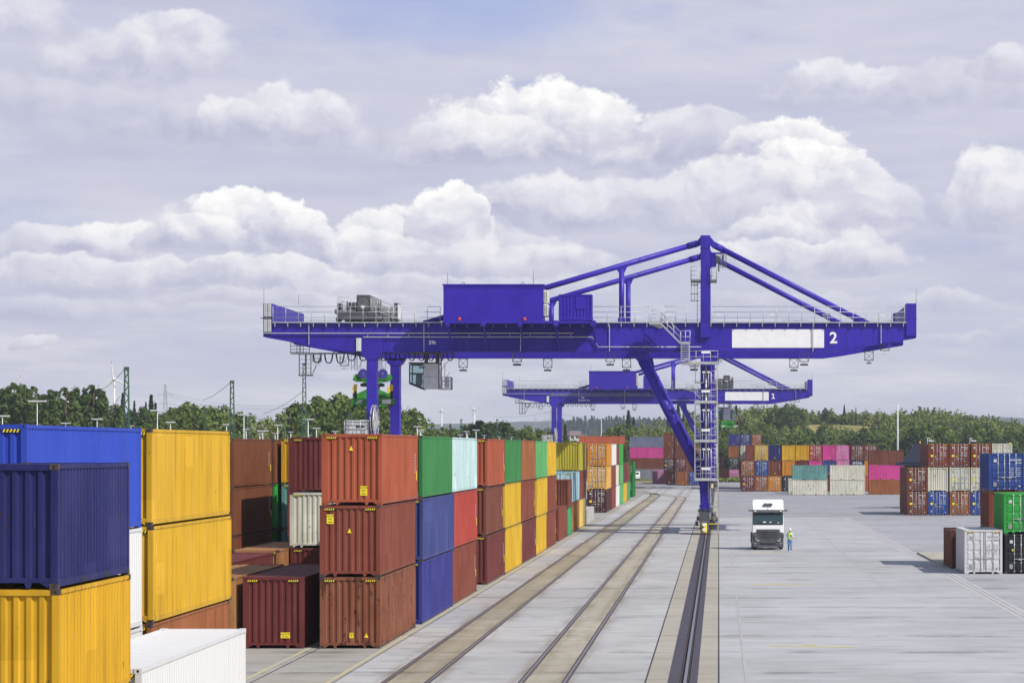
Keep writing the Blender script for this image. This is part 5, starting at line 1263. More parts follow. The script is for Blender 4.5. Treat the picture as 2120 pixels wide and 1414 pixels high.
# ------------------------------------------------------------------ person
def skinned(name, nodes, edges, m, parent, root, sub=2):
    names = list(nodes); me = bpy.data.meshes.new(name)
    me.from_pydata([nodes[n][0] for n in names], [(names.index(a), names.index(b)) for a, b in edges], [])
    o = obj(name, me, parent); me.materials.append(m)
    md = o.modifiers.new('skin', 'SKIN'); md.use_smooth_shade = True
    sv = me.skin_vertices[0].data if me.skin_vertices else None
    if sv is None:
        bpy.context.view_layer.objects.active = o; sv = me.skin_vertices.new().data if hasattr(me.skin_vertices, 'new') else None
    for i, n in enumerate(names):
        r = nodes[n][1]; sv[i].radius = r if isinstance(r, tuple) else (r, r); sv[i].use_root = (n == root)
    s = o.modifiers.new('sub', 'SUBSURF'); s.levels = sub; s.render_levels = sub
    return o
def person(X, D):
    root = empty('person', (X, D, 0), R(-4)); tag(root, 'person in white helmet, yellow hi-vis vest and jeans walking beside the truck', 'person')
    skin = simple('skin', (.50, .27, .19), .55, 0, .05, 8); jean = simple('blue_jeans', (.11, .23, .50), .85, 0, .15, 10); shirt = simple('pale_shirt', (.42, .52, .70), .85, 0, .1, 8)
    vest = simple('hi_vis_vest', (.62, .85, .06), .7, 0, .06, 8); refl = simple('reflective_tape', (.75, .78, .76), .4, 0, .05, 5); shoe = simple('pale_shoes', (.66, .64, .60), .7, 0, .1, 9); hair = simple('brown_hair', (.10, .05, .03), .6, 0, .1, 9)
    N = {'pel': ((0, 0, .95), (.15, .11)), 'waist': ((0, 0, 1.10), (.14, .10)), 'chest': ((0, -.01, 1.32), (.165, .115)), 'neckb': ((0, -.0, 1.48), (.075, .07)), 'neck': ((0, -.02, 1.55), .052),
         'jaw': ((0, -.06, 1.61), (.062, .075)), 'head': ((0, -.045, 1.70), (.078, .095)), 'crown': ((0, -.03, 1.78), (.06, .07)), 'nose': ((0, -.155, 1.655), .012)}
    E = [('pel', 'waist'), ('waist', 'chest'), ('chest', 'neckb'), ('neckb', 'neck'), ('neck', 'jaw'), ('jaw', 'head'), ('head', 'crown'), ('head', 'nose')]
    for s, n in ((-1, 'a'), (1, 'b')):
        st = -.16 if s > 0 else .14      # mid-stride
        N.update({'hip'+n: ((s*.10, 0, .90), .095), 'knee'+n: ((s*.11, st*.55-.04, .50), .062), 'ank'+n: ((s*.115, st+ (.06 if s < 0 else 0), .09), .042), 'toe'+n: ((s*.13, st-.15, .035), .034), 'sh'+n: ((s*.19, 0, 1.43), .062), 'ear'+n: ((s*.09, -.03, 1.66), .016)})
        E += [('pel', 'hip'+n), ('hip'+n, 'knee'+n), ('knee'+n, 'ank'+n), ('ank'+n, 'toe'+n), ('chest', 'sh'+n), ('sh'+n, 'el'+n), ('el'+n, 'wr'+n), ('wr'+n, 'palm'+n), ('head', 'ear'+n)]
        if s > 0: N.update({'el'+n: ((.27, -.03, 1.17), .046), 'wr'+n: ((.17, -.25, 1.20), .03), 'palm'+n: ((.12, -.31, 1.23), .026)}); base, d, up = Vector((.12, -.31, 1.23)), Vector((-.55, -.45, .15)), Vector((0, 0, 1))
        else: N.update({'el'+n: ((-.27, .02, 1.16), .046), 'wr'+n: ((-.26, -.10, .94), .03), 'palm'+n: ((-.255, -.13, .87), .026)}); base, d, up = Vector((-.255, -.13, .87)), Vector((0, -.15, -1)), Vector((0, 1, .15))
        d.normalize()
        for k, (o, L) in enumerate(((-.03, .07), (-.010, .085), (.010, .08), (.03, .062))):
            p0 = base + up*o + d*.035; p1 = p0 + d*L*.5; p2 = p1 + (d*.7+Vector((s*-.3, -.2, 0))).normalized()*L*.5
            N['f%s%d0' % (n, k)] = (tuple(p0), .010); N['f%s%d1' % (n, k)] = (tuple(p1), .009); N['f%s%d2' % (n, k)] = (tuple(p2), .008)
            E += [('palm'+n, 'f%s%d0' % (n, k)), ('f%s%d0' % (n, k), 'f%s%d1' % (n, k)), ('f%s%d1' % (n, k), 'f%s%d2' % (n, k))]
        t0 = base + up*-.03 + Vector((s*-.01, -.02, 0)); t1 = t0 + (d*.6+up*-.6).normalized()*.05
        N['t%s0' % n] = (tuple(t0), .011); N['t%s1' % n] = (tuple(t1), .009); E += [('palm'+n, 't%s0' % n), ('t%s0' % n, 't%s1' % n)]
    body = skinned('body', N, E, skin, root, 'pel')
    mb = MB()
    for s in (-1, 1): mb.lathe([(.001, -.012), (.012, 0), (.001, .012)], 8, c=(s*.032, -.132, 1.69))
    mb.box(-.025, .025, -.137, -.125, 1.605, 1.614); mb.build('eyes_and_mouth', MT['darkgrey'], body)
    def grow(ns, g, **over):
        out = {}
        for n in ns:
            p, r = N[n]; r = r if isinstance(r, tuple) else (r, r); out[n] = (p, tuple(v*g+.008 for v in r))
        out.update(over); return out
    J = grow(['pel', 'waist', 'hipa', 'hipb', 'kneea', 'kneeb', 'anka', 'ankb'], 1.14)
    J['waist'] = ((0, 0, 1.12), (.17, .135)); J['pel'] = ((0, 0, .94), (.185, .145))
    for n in 'ab': q = J['ank'+n][0]; J['ank'+n] = ((q[0], q[1], .045), (.064, .072))
    skinned('jeans', J, [('pel', 'waist'), ('pel', 'hipa'), ('pel', 'hipb'), ('hipa', 'kneea'), ('hipb', 'kneeb'), ('kneea', 'anka'), ('kneeb', 'ankb')], jean, root, 'pel')
    S = grow(['waist', 'chest', 'neckb', 'sha', 'shb', 'ela', 'elb', 'wra', 'wrb'], 1.12)
    skinned('shirt', S, [('waist', 'chest'), ('chest', 'neckb'), ('chest', 'sha'), ('chest', 'shb'), ('sha', 'ela'), ('shb', 'elb'), ('ela', 'wra'), ('elb', 'wrb')], shirt, root, 'chest')
    V = {'low': ((0, 0, .86), (.215, .17)), 'waist': ((0, 0, 1.10), (.19, .15)), 'chest': ((0, -.01, 1.30), (.21, .155)), 'top': ((0, 0, 1.42), (.16, .12)), 'sa': ((-.13, 0, 1.465), (.075, .085)), 'sb': ((.13, 0, 1.465), (.075, .085))}
    v = skinned('vest', V, [('low', 'waist'), ('waist', 'chest'), ('chest', 'top'), ('top', 'sa'), ('top', 'sb')], vest, root, 'chest')
    mb = MB()
    for z, a, b in ((1.10, .196, .157), (1.235, .208, .160)):
        mb.loft([[(a*math.cos(t), -.005+b*math.sin(t), z+dz) for t in [2*math.pi*k/20 for k in range(20)]] for dz in (-.025, .025)], caps=False)
    mb.build('reflective_band', refl, v)
    mb = MB(); mb.lathe([(.001, .125), (.05, .115), (.09, .08), (.108, .03), (.112, 0), (.118, -.005), (.108, -.015)], 18, c=(0, -.04, 1.73)); mb.loft([[(-.09, -.13, 1.735), (.09, -.13, 1.735), (.06, -.195, 1.718), (-.06, -.195, 1.718)], [(-.09, -.13, 1.722), (.09, -.13, 1.722), (.06, -.195, 1.708), (-.06, -.195, 1.708)]])
    mb.build('helmet', MT['white'], root)
    mb = MB(); mb.lathe([(.02, -.20), (.07, -.14), (.086, -.06), (.09, .0), (.08, .02)], 14, c=(0, .0, 1.72)); mb.build('hair', hair, root)
    for n in 'ab':
        a, t = Vector(N['ank'+n][0]), Vector(N['toe'+n][0]); mb = MB()
        mb.loft([[(a.x-.045, a.y+.07, .0), (a.x+.045, a.y+.07, .0), (a.x+.045, a.y+.07, .10), (a.x-.045, a.y+.07, .10)], [(a.x-.052, a.y-.02, 0), (a.x+.052, a.y-.02, 0), (a.x+.045, a.y-.02, .11), (a.x-.045, a.y-.02, .11)], [(t.x-.048, t.y, 0), (t.x+.048, t.y, 0), (t.x+.04, t.y, .06), (t.x-.04, t.y, .06)], [(t.x-.03, t.y-.05, 0), (t.x+.03, t.y-.05, 0), (t.x+.025, t.y-.05, .035), (t.x-.025, t.y-.05, .035)]])
        mb.build('shoe', shoe, root)
    d = empty('handheld_device', (X+.06, D-.40, 1.19)); tag(d, 'small dark handheld device held in front of the walking person', 'device')
    MB().cbox(-.06, .06, -.02, .0, 0, .16, .012).build('casing', MT['darkgrey'], d); MB().box(-.05, .05, .0005, .002, .015, .145).build('screen', MT['glass'], d)
person(5.58, 200.6)

# ------------------------------------------------------------------ reach stackers, van
def reach_stacker(X, D, label, boom_up, sc=1.0, flip=1):
    root = empty('reach_stacker', (X, D, 0)); tag(root, label, 'reach stacker', 'reach stackers working behind the stacks'); K = simple('stacker_navy', (.022, .026, .05), .5, 0, .1, 1)
    mb = MB(); mb.cbox(-1.6, 1.6, 0, 6.5, .9, 2.2, .2); mb.cbox(-1.7, 1.7, 5.0, 7.2, .8, 2.9, .25); mb.build('chassis', K, root)
    for s in (-1, 1):
        for y in (.8, 5.6): wheel(root, s*1.6, y, .85, .6)
    mb = MB(); mb.cbox(-.75, .75, 2.5, 4.3, 2.2, 4.2, .15); c = mb.build('cab', K, root)
    MB().box(-.62, .62, 2.47, 2.5, 2.9, 4.0).build('cab_window', MT['glass'], c)
    a, b = (0, 5.8, 3.4), (flip*boom_up[0], boom_up[1], boom_up[2])
    mb = MB(); d = Vector(b)-Vector(a)
    mb.loft([[(a[0]+x, a[1], a[2]+z) for x, z in ((-.7, -.5), (.7, -.5), (.7, .5), (-.7, .5))], [(b[0]+x, b[1], b[2]+z) for x, z in ((-.5, -.4), (.5, -.4), (.5, .4), (-.5, .4))]])
    bo = mb.build('boom', K, root)
    MB().tube([(flip*.4, 2.6, 2.3), (b[0]*.5, (a[1]+b[1])/2, (a[2]+b[2])/2-.3)], .16, 8).build('hydraulic_ram', MT['galv_dark'], bo)
    mb = MB(); zt = b[2]; mb.loft([[(b[0]-.45, b[1]-.3, zt+.2), (b[0]+.45, b[1]-.3, zt+.2), (b[0]+.45, b[1]+.3, zt+.2), (b[0]-.45, b[1]+.3, zt+.2)], [(b[0]-2.2, b[1]-.6, zt-2.2), (b[0]+2.2, b[1]-.6, zt-2.2), (b[0]+2.2, b[1]+.6, zt-2.2), (b[0]-2.2, b[1]+.6, zt-2.2)]]); mb.box(b[0]-3.0, b[0]+3.0, b[1]-.5, b[1]+.5, zt-2.6, zt-2.2); mb.build('spreader', K, bo)
    MB().disc((b[0]+.3, b[1], zt+.5), (0, 0, 1), .12, .25, 10).build('beacon', MT['yellow'], bo)
reach_stacker(gx(1909, 345)-.6, 346, 'dark reach stacker with raised boom behind the red-brown block', (0, -1.0, 8.4))
reach_stacker(gx(2104, 316)+1.2, 330, 'dark navy reach stacker boom rising at the right edge behind the blue container', (-1.1, -3.5, 8.2))
def van(X, D, label):
    root = empty('parked_van', (X, D, 0), R(0)); tag(root, label, 'van')
    MB().prismx([(0, .4), (.05, 1.1), (.6, 1.35), (1.1, 2.1), (4.6, 2.15), (4.8, 1.9), (4.8, .4)], -.95, .95).build('body', MT['white'], root)
    MB().poly([(-.8, .62, 1.40), (.8, .62, 1.40), (.75, 1.07, 2.05), (-.75, 1.07, 2.05)]).build('windscreen', MT['glass'], root)
    for s in (-1, 1):
        for y in (.95, 3.8): wheel(root, s*.85, y, .34, .2)
van(gx(1316.5, 655), 655, 'small white van parked beside the grey side-on container')
# ------------------------------------------------------------------ trees
def foliage_mat(name, a, b, trans=.28):
    m = bpy.data.materials.new(name); m.use_nodes = True; t = NT(m.node_tree); bs = t.n['Principled BSDF']; out = t.n['Material Output']
    isl = t.new('ShaderNodeNewGeometry').outputs['Random Per Island']; oi = t.new('ShaderNodeObjectInfo').outputs['Random']
    big = t.noise(worldco(t), .22, 3)
    f = t.math('ADD', t.math('MULTIPLY', isl, .55), t.math('MULTIPLY', t.rng(big, .35, .65), .45))
    c = t.mix(f, a, b); c = t.mix(t.math('MULTIPLY', oi, .35), c, tuple(x*.62 for x in a))
    setp(t, bs, c, .75, 0, .2)
    tr = t.new('ShaderNodeBsdfTranslucent'); t.put(tr.inputs['Color'], t.mix(.5, c, (.16, .22, .03)))
    mx = t.new('ShaderNodeMixShader'); mx.inputs[0].default_value = trans
    t.l.new(bs.outputs[0], mx.inputs[1]); t.l.new(tr.outputs[0], mx.inputs[2]); t.l.new(mx.outputs[0], out.inputs['Surface']); return m
FM = {'poplar': foliage_mat('poplar_leaves', (.050, .092, .024), (.145, .20, .055)), 'broad': foliage_mat('broadleaf_leaves', (.070, .12, .026), (.215, .275, .06)),
      'dark': foliage_mat('dark_leaves', (.032, .068, .022), (.105, .155, .045)), 'light': foliage_mat('light_leaves', (.15, .20, .04), (.34, .38, .09)),
      'conifer': foliage_mat('conifer_needles', (.018, .042, .024), (.055, .085, .042), .1)}
FM['hill'] = foliage_mat('hillside_leaves', (.12, .17, .04), (.31, .36, .085))
BARK = simple('bark', (.10, .075, .055), .9, 0, .3, 2.5); BIRCH = simple('pale_bark', (.33, .30, .27), .9, 0, .3, 3)

def leaves(c, n, size, rng, aspect=1.5):
    """quads centred at c facing n with jitter"""
    N = len(c); n = n / (np.linalg.norm(n, axis=1, keepdims=True)+1e-9)
    a = rng.normal(size=(N, 3)); a -= n*(a*n).sum(1, keepdims=True); a /= np.linalg.norm(a, axis=1, keepdims=True)+1e-9
    b = np.cross(n, a); s = size*(.6+.8*rng.rand(N, 1)); a = a*s*aspect*.5; b = b*s*.5
    bend = n*s*.18
    return np.stack([c-a-bend, c-b*1.05, c+a-bend, c+b*1.05], 1)
def crown_pts(kind, h, r, n, rng):
    P = []; Nn = []
    if kind == 'conifer':
        z = rng.rand(n)**1.25; rad = r*(1-z)**.85*(.75+.25*np.cos(z*70))
        ang = rng.rand(n)*6.283; rr = rad*np.sqrt(.25+.75*rng.rand(n))
        c = np.stack([rr*np.cos(ang), rr*np.sin(ang), h*(.10+.9*z) - rr*.22], 1)
        nn = np.stack([np.cos(ang), np.sin(ang), .9+.3*rng.rand(n)], 1) + rng.normal(size=(n, 3))*.45; return c, nn
    # several upright heads of different height, each made of many small leafy lobes
    heads = 6 if kind == 'poplar' else 7; per = 17
    lc = []; lr = []
    for q in range(heads):
        a = 6.283*(q+rng.rand()*.7)/heads; e = 0 if q == 0 else r*(.30+.42*rng.rand()); hx, hy = e*math.cos(a), e*math.sin(a)
        top = h*((.97 if q == 0 else .70+.27*rng.rand()) if kind == 'poplar' else (.96 if q == 0 else .60+.32*rng.rand()))
        bot = h*(.10+.10*rng.rand()) if kind == 'poplar' else h*(.16+.16*rng.rand())
        for g in range(per):
            f = (g+rng.rand())/per*.94; wd = (math.sin(math.pi*min(1, .22+.78*f))**.6+.12)*(.30 if kind == 'poplar' else .42)*r
            b = rng.rand()*6.283; o = wd*math.sqrt(rng.rand())*.9; lc.append((hx+o*math.cos(b), hy+o*math.sin(b), bot+(top-bot)*f)); lr.append(max(.13*r, wd*(.42+.42*rng.rand())))
    L = len(lc); lc = np.array(lc); lr = np.array(lr); lz = 1.35 if kind == 'poplar' else 1.0
    k = rng.randint(0, L, n); d = rng.normal(size=(n, 3)); d /= np.linalg.norm(d, axis=1, keepdims=True)
    d[:, 2] = np.where(d[:, 2] < -.35, -d[:, 2]*.6, d[:, 2])
    q = .62+.40*rng.rand(n, 1)+.24*np.abs(rng.normal(size=(n, 1))); c = lc[k] + d*q*lr[k][:, None]*np.array([1, 1, lz])
    nn = d + np.array([0, 0, .35]) + rng.normal(size=(n, 3))*.55
    return c, nn
def trunk_mesh(kind, h, r, rng):
    mb = MB(); top = h*(.93 if kind in ('poplar', 'conifer') else .72); n = 8; sway = r*.05
    tp = [(sway*math.sin(k*1.3), sway*math.cos(k*1.7)-sway, top*k/(n-1.0)) for k in range(n)]; rb = .022*h
    rings = []
    for i, p in enumerate(tp):
        rr = rb*(1-.88*i/(n-1)) * (1.35 if i == 0 else 1); rings.append([(p[0]+rr*math.cos(a), p[1]+rr*math.sin(a), p[2]) for a in [2*math.pi*j/7 for j in range(7)]])
    mb.loft(rings, sm=True)
    for k in range(3 if kind == 'conifer' else 11):
        z = h*(.22+.5*rng.rand()); a = rng.rand()*6.28; L = r*(.5+.4*rng.rand()); up = h*.10*(1+rng.rand()*1.4)
        mb.tube([(0, 0, z), (L*.5*math.cos(a), L*.5*math.sin(a), z+up*.4), (L*math.cos(a), L*math.sin(a), z+up)], rb*.36, 5, r2=rb*.08)
    return mb.mesh('trunk', mats=[BIRCH if kind == 'birch' else BARK])
PROTO = {}
def proto(kind, h, r, n, size, fm, seed):
    rng = np.random.RandomState(seed); k2 = 'broad' if kind in ('birch', 'bush') else kind
    c, nn = crown_pts(k2, h, r, n, rng); PROTO.setdefault(kind, []).append((quads_mesh('crown', leaves(c, nn, size, rng), [FM[fm]]), trunk_mesh(kind, h, r, rng), h))
for s in range(4): proto('poplar', 18, 3.4, 4800, .36, 'poplar', 10+s)
for s in range(3): proto('broad', 12, 4.6, 4400, .38, 'broad', 20+s)
for s in range(3): proto('dark', 12, 4.6, 4400, .40, 'dark', 30+s)
PROTO['dark_'] = PROTO['dark']
for s in range(3): proto('birch', 13, 3.8, 3600, .35, 'light', 40+s)
for s in range(3): proto('conifer', 16, 3.2, 2600, .5, 'conifer', 50+s)
TR = random.Random(77)
NM = {'poplar': 'poplar_tree', 'broad': 'broadleaf_tree', 'dark': 'dark_tree', 'birch': 'birch_tree', 'conifer': 'conifer_tree'}
def tree(px, top, D, kind, wf=1.0, label=None, group=None):
    x = gx(px, D); zg = float(hill_z(x, D)); h = max(2.0, gz(top, D) - zg)
    cm, tm, H = TR.choice(PROTO[kind]); s = h/H*(1.05 if kind == 'poplar' else 1.02); w = s*wf*(.92+.16*TR.random())
    r = empty(NM[kind], (x, D, zg-.05), TR.random()*6.28); r.scale = (w, w, s)
    tag(r, label, 'tree', group); obj('trunk', tm, r); obj('crown', cm, r); return r
def many(lst, kind, label, group, D, wf=1.0, dj=14):
    for e in lst: tree(e[0], e[1], (e[2] if len(e) > 2 else D) + (TR.random()-.5)*dj, kind, e[3] if len(e) > 3 else wf, label, group)
many([(-12, 796), (10, 800), (33, 788), (52, 790), (74, 796), (92, 812), (22, 806, 445), (62, 806, 445), (-5, 812, 445)], 'poplar', 'tall dark poplar in the clump at the left edge of the photo', 'poplars at the left edge', 420, 1.05)
many([(122, 806), (138, 795), (156, 792), (174, 794), (194, 790), (210, 806), (146, 806, 448), (185, 804, 448)], 'poplar', 'tall dark poplar in the second clump, left of the wind turbine', 'poplars left of the wind turbine', 424, 1.05)
many([(104, 836), (114, 830), (226, 838), (240, 846), (252, 832), (272, 842), (292, 838), (300, 848), (326, 846), (338, 850)], 'dark', 'dark bushy tree filling the gap behind the poplar clumps', 'dark trees behind the poplars', 480, .8)
many([(254, 818, 520, .55), (313, 822, 520, .75), (322, 838, 540, .6), (278, 834, 540, .5), (302, 836, 560, .5)], 'conifer', 'conifer showing between the lattice mast and the pylon', 'conifers near the pylon', 520)
many([(348, 846), (362, 838), (378, 832), (396, 828), (412, 830), (430, 836), (446, 840), (462, 834), (474, 846), (492, 850), (388, 848, 440), (420, 850, 440), (350, 858, 440), (456, 856, 440)], 'broad', 'mid green tree in the line behind the yellow containers', 'trees behind the yellow containers', 470, .85)
many([(508, 858), (524, 852), (540, 862), (556, 858), (574, 850), (590, 846), (606, 852), (622, 850), (516, 868, 450), (566, 866, 450), (610, 866, 450)], 'birch', 'yellowish green tree behind the T-shaped yard lamps', 'yellowish trees behind the yard lamps', 490, .8)
many([(640, 830), (652, 818), (664, 812), (680, 822), (696, 812), (712, 808), (730, 814), (750, 812), (770, 822), (792, 818), (812, 826), (830, 846), (842, 852), (672, 836, 440), (722, 834, 440), (780, 838, 440), (826, 862, 440)], 'broad', 'tall tree in the dense group behind the crane left legs', 'tall trees behind the left crane legs', 460, .9)
many([(852, 888), (866, 882), (886, 890), (904, 884), (920, 880), (938, 884), (950, 892), (1060, 888), (1078, 892), (1066, 880, 640), (858, 876, 640), (898, 895, 560), (932, 894, 560)], 'broad', 'low bushy tree on the skyline over the pale blue container', 'low trees over the left row', 600, 1.15)
many([(882, 874, 640, .6), (932, 880, 640, .6)], 'conifer', 'small conifer on the low skyline left of the round trees', 'small conifers on the skyline', 640)
many([(972, 872), (988, 867), (1004, 869), (1022, 871), (1036, 867), (1048, 872), (964, 884), (1054, 884)], 'dark', 'dark round tree in the clump below the far wind turbine', 'round dark trees below the wind turbine', 530, 1.0, 8)
many([(1092, 884), (1104, 879), (1118, 890), (1128, 896), (1150, 890), (1084, 896)], 'broad', 'bushy tree left of the farther crane legs', 'bushy trees beside the farther crane legs', 560, 1.1)
many([(1170, 882, 560, .8)], 'conifer', 'narrow dark conifer right of the farther crane legs', None, 560)
many([(1268, 884, 700), (1278, 876, 700), (1290, 872, 690), (1262, 892, 690)], 'broad', 'green tree above the red-orange container', 'trees above the red-orange container', 700, .9)
many([(1301, 852, 760, 1.1), (1312, 866, 760, .9)], 'conifer', 'tall dark conifer above the red-orange container', 'tall conifers above the red-orange container', 760)
many([(1318, 882), (1330, 872), (1342, 876), (1356, 866), (1366, 862), (1376, 872), (1388, 878), (1310, 892), (1348, 890, 690), (1372, 890, 690)], 'birch', 'pale yellow-green tree behind the pink and grey-blue containers', 'pale trees behind the pink container', 720, .8)
many([(1386, 846, 790, .8), (1394, 852, 790, .8), (1404, 838, 800, .9), (1416, 850, 800, .9)], 'conifer', 'dark conifer behind the diagonal brace of the nearer crane', 'conifers behind the brace', 790)
many([(1400, 868), (1414, 874), (1428, 842, 760), (1440, 846, 760), (1452, 850, 760), (1468, 842, 760), (1426, 878), (1444, 884), (1460, 880)], 'birch', 'tall pale tree between the brace and the ladder tower', 'pale trees between brace and tower', 720, .75)
many([(1492, 836, 780, .7), (1504, 838, 780, .7), (1532, 836, 790, .7), (1545, 846, 790, .7), (1518, 840, 790, .6)], 'birch', 'tall slender tree right of the ladder tower', 'slender trees right of the tower', 780)
many([(1524, 842, 800, .8), (1500, 848, 800, .8), (1512, 856, 800, .8)], 'conifer', 'dark conifer just right of the ladder tower', 'conifers right of the tower', 800)
many([(1493, 908), (1503, 902), (1516, 896), (1534, 888), (1552, 876, 740), (1566, 884), (1574, 872, 740), (1488, 922), (1500, 926), (1584, 892)], 'broad', 'bushy green tree behind the four-high stack', 'bushes behind the four-high stack', 700, 1.0)
# rank right behind the far stacks
ra = []
for k in range(34):
    px = 1592 + k*16.5 + (TR.random()-.5)*8; ra.append((px, 892 + 12*math.sin(k*.9) + TR.random()*10 - (12 if px > 1880 else 0)))
many(ra[0::3], 'dark', 'dark tree in the rank directly behind the far right stacks', 'dark trees behind the far stacks', 690, 1.05, 20)
many(ra[1::3] + ra[2::3], 'broad', 'mid green tree in the rank directly behind the far right stacks', 'green trees behind the far stacks', 690, 1.1, 20)
many([(1606, 838, 850, .8), (1626, 833, 850, 1.0), (1644, 838, 850, .9), (1655, 846, 850, .8)], 'broad', 'tall green tree on the hill crest below crane number 1', 'dark trees on the crest', 850)
many([(1748, 838, 900, .9), (1772, 843, 900, .55)], 'conifer', 'conifer standing out above the hill crest in the middle right', 'conifers on the crest', 900)
many([(1708, 842, 900, .7)], 'dark', 'single dark tree standing above the hill crest', 'lone tree on the crest', 900)

def merged(name, items, fm, label, n_leaf, size, seed, trunkm=None, conif=False):
    """a wood that reads as one mass: many small crowns in one mesh. items: (x, y, z, height, radius)"""
    rng = np.random.RandomState(seed); q = []; base = []
    for s in range(6):
        c, nn = crown_pts('conifer' if conif or s == 5 else ('poplar' if s == 4 else 'broad'), 1.0, 1.0, n_leaf, rng); base.append((c, nn))
    for i, (x, y, z, h, r) in enumerate(items):
        c, nn = base[rng.randint(6)]; a = rng.rand()*6.28; ca, sa = math.cos(a), math.sin(a)
        cc = np.stack([(c[:, 0]*ca-c[:, 1]*sa)*r + x, (c[:, 0]*sa+c[:, 1]*ca)*r + y, c[:, 2]*h + z], 1)
        n2 = np.stack([nn[:, 0]*ca-nn[:, 1]*sa, nn[:, 0]*sa+nn[:, 1]*ca, nn[:, 2]], 1); q.append(leaves(cc, n2, size*(.8+.4*rng.rand()), rng))
    v = np.concatenate(q); idx = None; mats = fm if isinstance(fm, list) else [fm]
    if len(mats) > 1: idx = np.repeat(rng.randint(0, len(mats), len(items)), n_leaf)
    o = obj(name, quads_mesh(name, v, mats, idx)); tag(o, label, 'wood', kind='stuff'); return o
rng = np.random.RandomState(3); it = []
while len(it) < 1900:
    px = 1475 + rng.rand()*720; D = 700 + 330*rng.rand()**.85 if rng.rand() < .45 else 785 + 108*rng.rand(); x = gx(px, D)
    # tan clearings on the slope
    if 842 + 7*math.sin(px*.07) < D < 893 and 1650 < px < 1865 and rng.rand() < .96: continue
    if 818 < D < 878 and 1574 < px < 1618 and rng.rand() < .92: continue
    h = 4.2 + 3.8*rng.rand() + (1.2 if px > 1900 else 0)
    if 780 < D < 850: h *= .80
    if D > 885: h *= .8
    it.append((x, D, float(hill_z(x, D))-.3, h, h*(.40+.16*rng.rand())))
merged('hillside_wood', it, [FM['hill'], FM['light'], FM['light'], FM['hill'], FM['broad']], 'dense green wood covering the hillside behind the far right stacks', 190, .60, 8)
it = []
for k in range(520):
    px = 1115 + rng.rand()*340; D = 2450 + 420*rng.rand(); x = gx(px, D)
    edge = min(1, (px-1105)/70.0); it.append((x, D, float(hill_z(x, D)), (17+9*rng.rand())*(.45+.55*edge), 2.9+1.5*rng.rand()))
merged('conifer_wood', it, FM['conifer'], 'hazy blue conifer wood on the rise behind the farther crane', 150, 1.7, 9, conif=True)
mb = MB()
for k in range(70):
    px = 1125 + rng.rand()*310; D = 2425 + 25*rng.rand(); x = gx(px, D); z = float(hill_z(x, D)); mb.tube([(x, D, z), (x, D, z+9+4*rng.rand())], .26, 5)
tag(mb.build('conifer_trunks', BARK), 'bare pale conifer trunks along the near edge of the hazy wood', 'trunks', kind='stuff')
# rough grass and scrub at the yard edge
q = []
n = 9000; px = 1478 + rng.rand(n)*72; D = 618 + 60*rng.rand(n); X = (px-VX)*D/F; c = np.stack([X, D, .25+.5*rng.rand(n)*(1+((D-618)/60))], 1)
q.append(leaves(c, rng.normal(size=(n, 3))*.6+np.array([0, -.6, .6]), .42, rng, 2.2))
n = 9000; px = 1858 + rng.rand(n)*60; D = 470 + 130*rng.rand(n); X = (px-VX)*D/F; c = np.stack([X, D, .1+.35*rng.rand(n)], 1)
q.append(leaves(c, rng.normal(size=(n, 3))*.6+np.array([0, -.6, .6]), .42, rng, 2.2))
tag(obj('rough_grass', quads_mesh('rough_grass', np.concatenate(q), [FM['light']])), 'rough yellow-green grass and scrub at the far edge of the yard', 'grass', kind='stuff')
# ------------------------------------------------------------------ masts, lamps, pylons, turbines
def t_lamp(px, py, w, label, D=None):
    D = D or min(F*2.75/w, 360+1.2*(px % 29)); x, z = gx(px, D), gz(py, D); hw = w/2*D/F
    r = empty('yard_lamp', (x, D, 0)); tag(r, label, 'lamp post', 'T-shaped lamp posts in the rail yard')
    MB().tube([(0, 0, 0), (0, 0, z-.05)], .11, 8, r2=.06).build('pole', MT['lamp'], r)
    mb = MB(); mb.bar((-hw*.5, 0, z-.1), (hw*.5, 0, z-.1), .08); h = mb.build('cross_arm', MT['lamp'], r)
    mb = MB()
    for s in (-1, 1): mb.cbox(min(s*hw*.02, s*hw), max(s*hw*.02, s*hw), -.2, .2, z-.05*hw-.03, z+.08*hw, .03)
    mb.build('lamp_head', MT['lamp'], r)
LAMPS = [('over the royal blue container', [(5, 861, 30), (77, 830.5, 38), (136, 876, 20), (201, 867.5, 24), (271, 881, 13)]),
         ('over the yellow container', [(326, 849.5, 30), (353, 874, 20), (469, 878.5, 17)]),
         ('over the shaded brown stack', [(505, 858.5, 25), (509.5, 888, 14), (544, 892, 23), (538, 898, 11), (575, 880, 17), (569.5, 897, 11)]),
         ('over the brick red container', [(602, 894, 12), (638, 868, 24), (655, 886, 16), (641, 901, 10), (694, 893, 14), (828, 899, 12)]),
         ('over the green and pale blue containers', [(864, 883, 17), (870, 890, 16), (872, 893.5, 13), (953, 900, 12), (966, 893, 13), (968, 898, 11)]),
         ('over the containers between pale blue and olive', [(985.5, 890, 15), (1002.5, 901, 10), (1034, 904, 9), (1059, 904.5, 9)])]
od = ['first', 'second', 'third', 'fourth', 'fifth', 'sixth', 'seventh']
for where, ls in LAMPS:
    for k, l in enumerate(sorted(ls)): t_lamp(*l, f'{od[k]} T-shaped lamp post from left {where}')
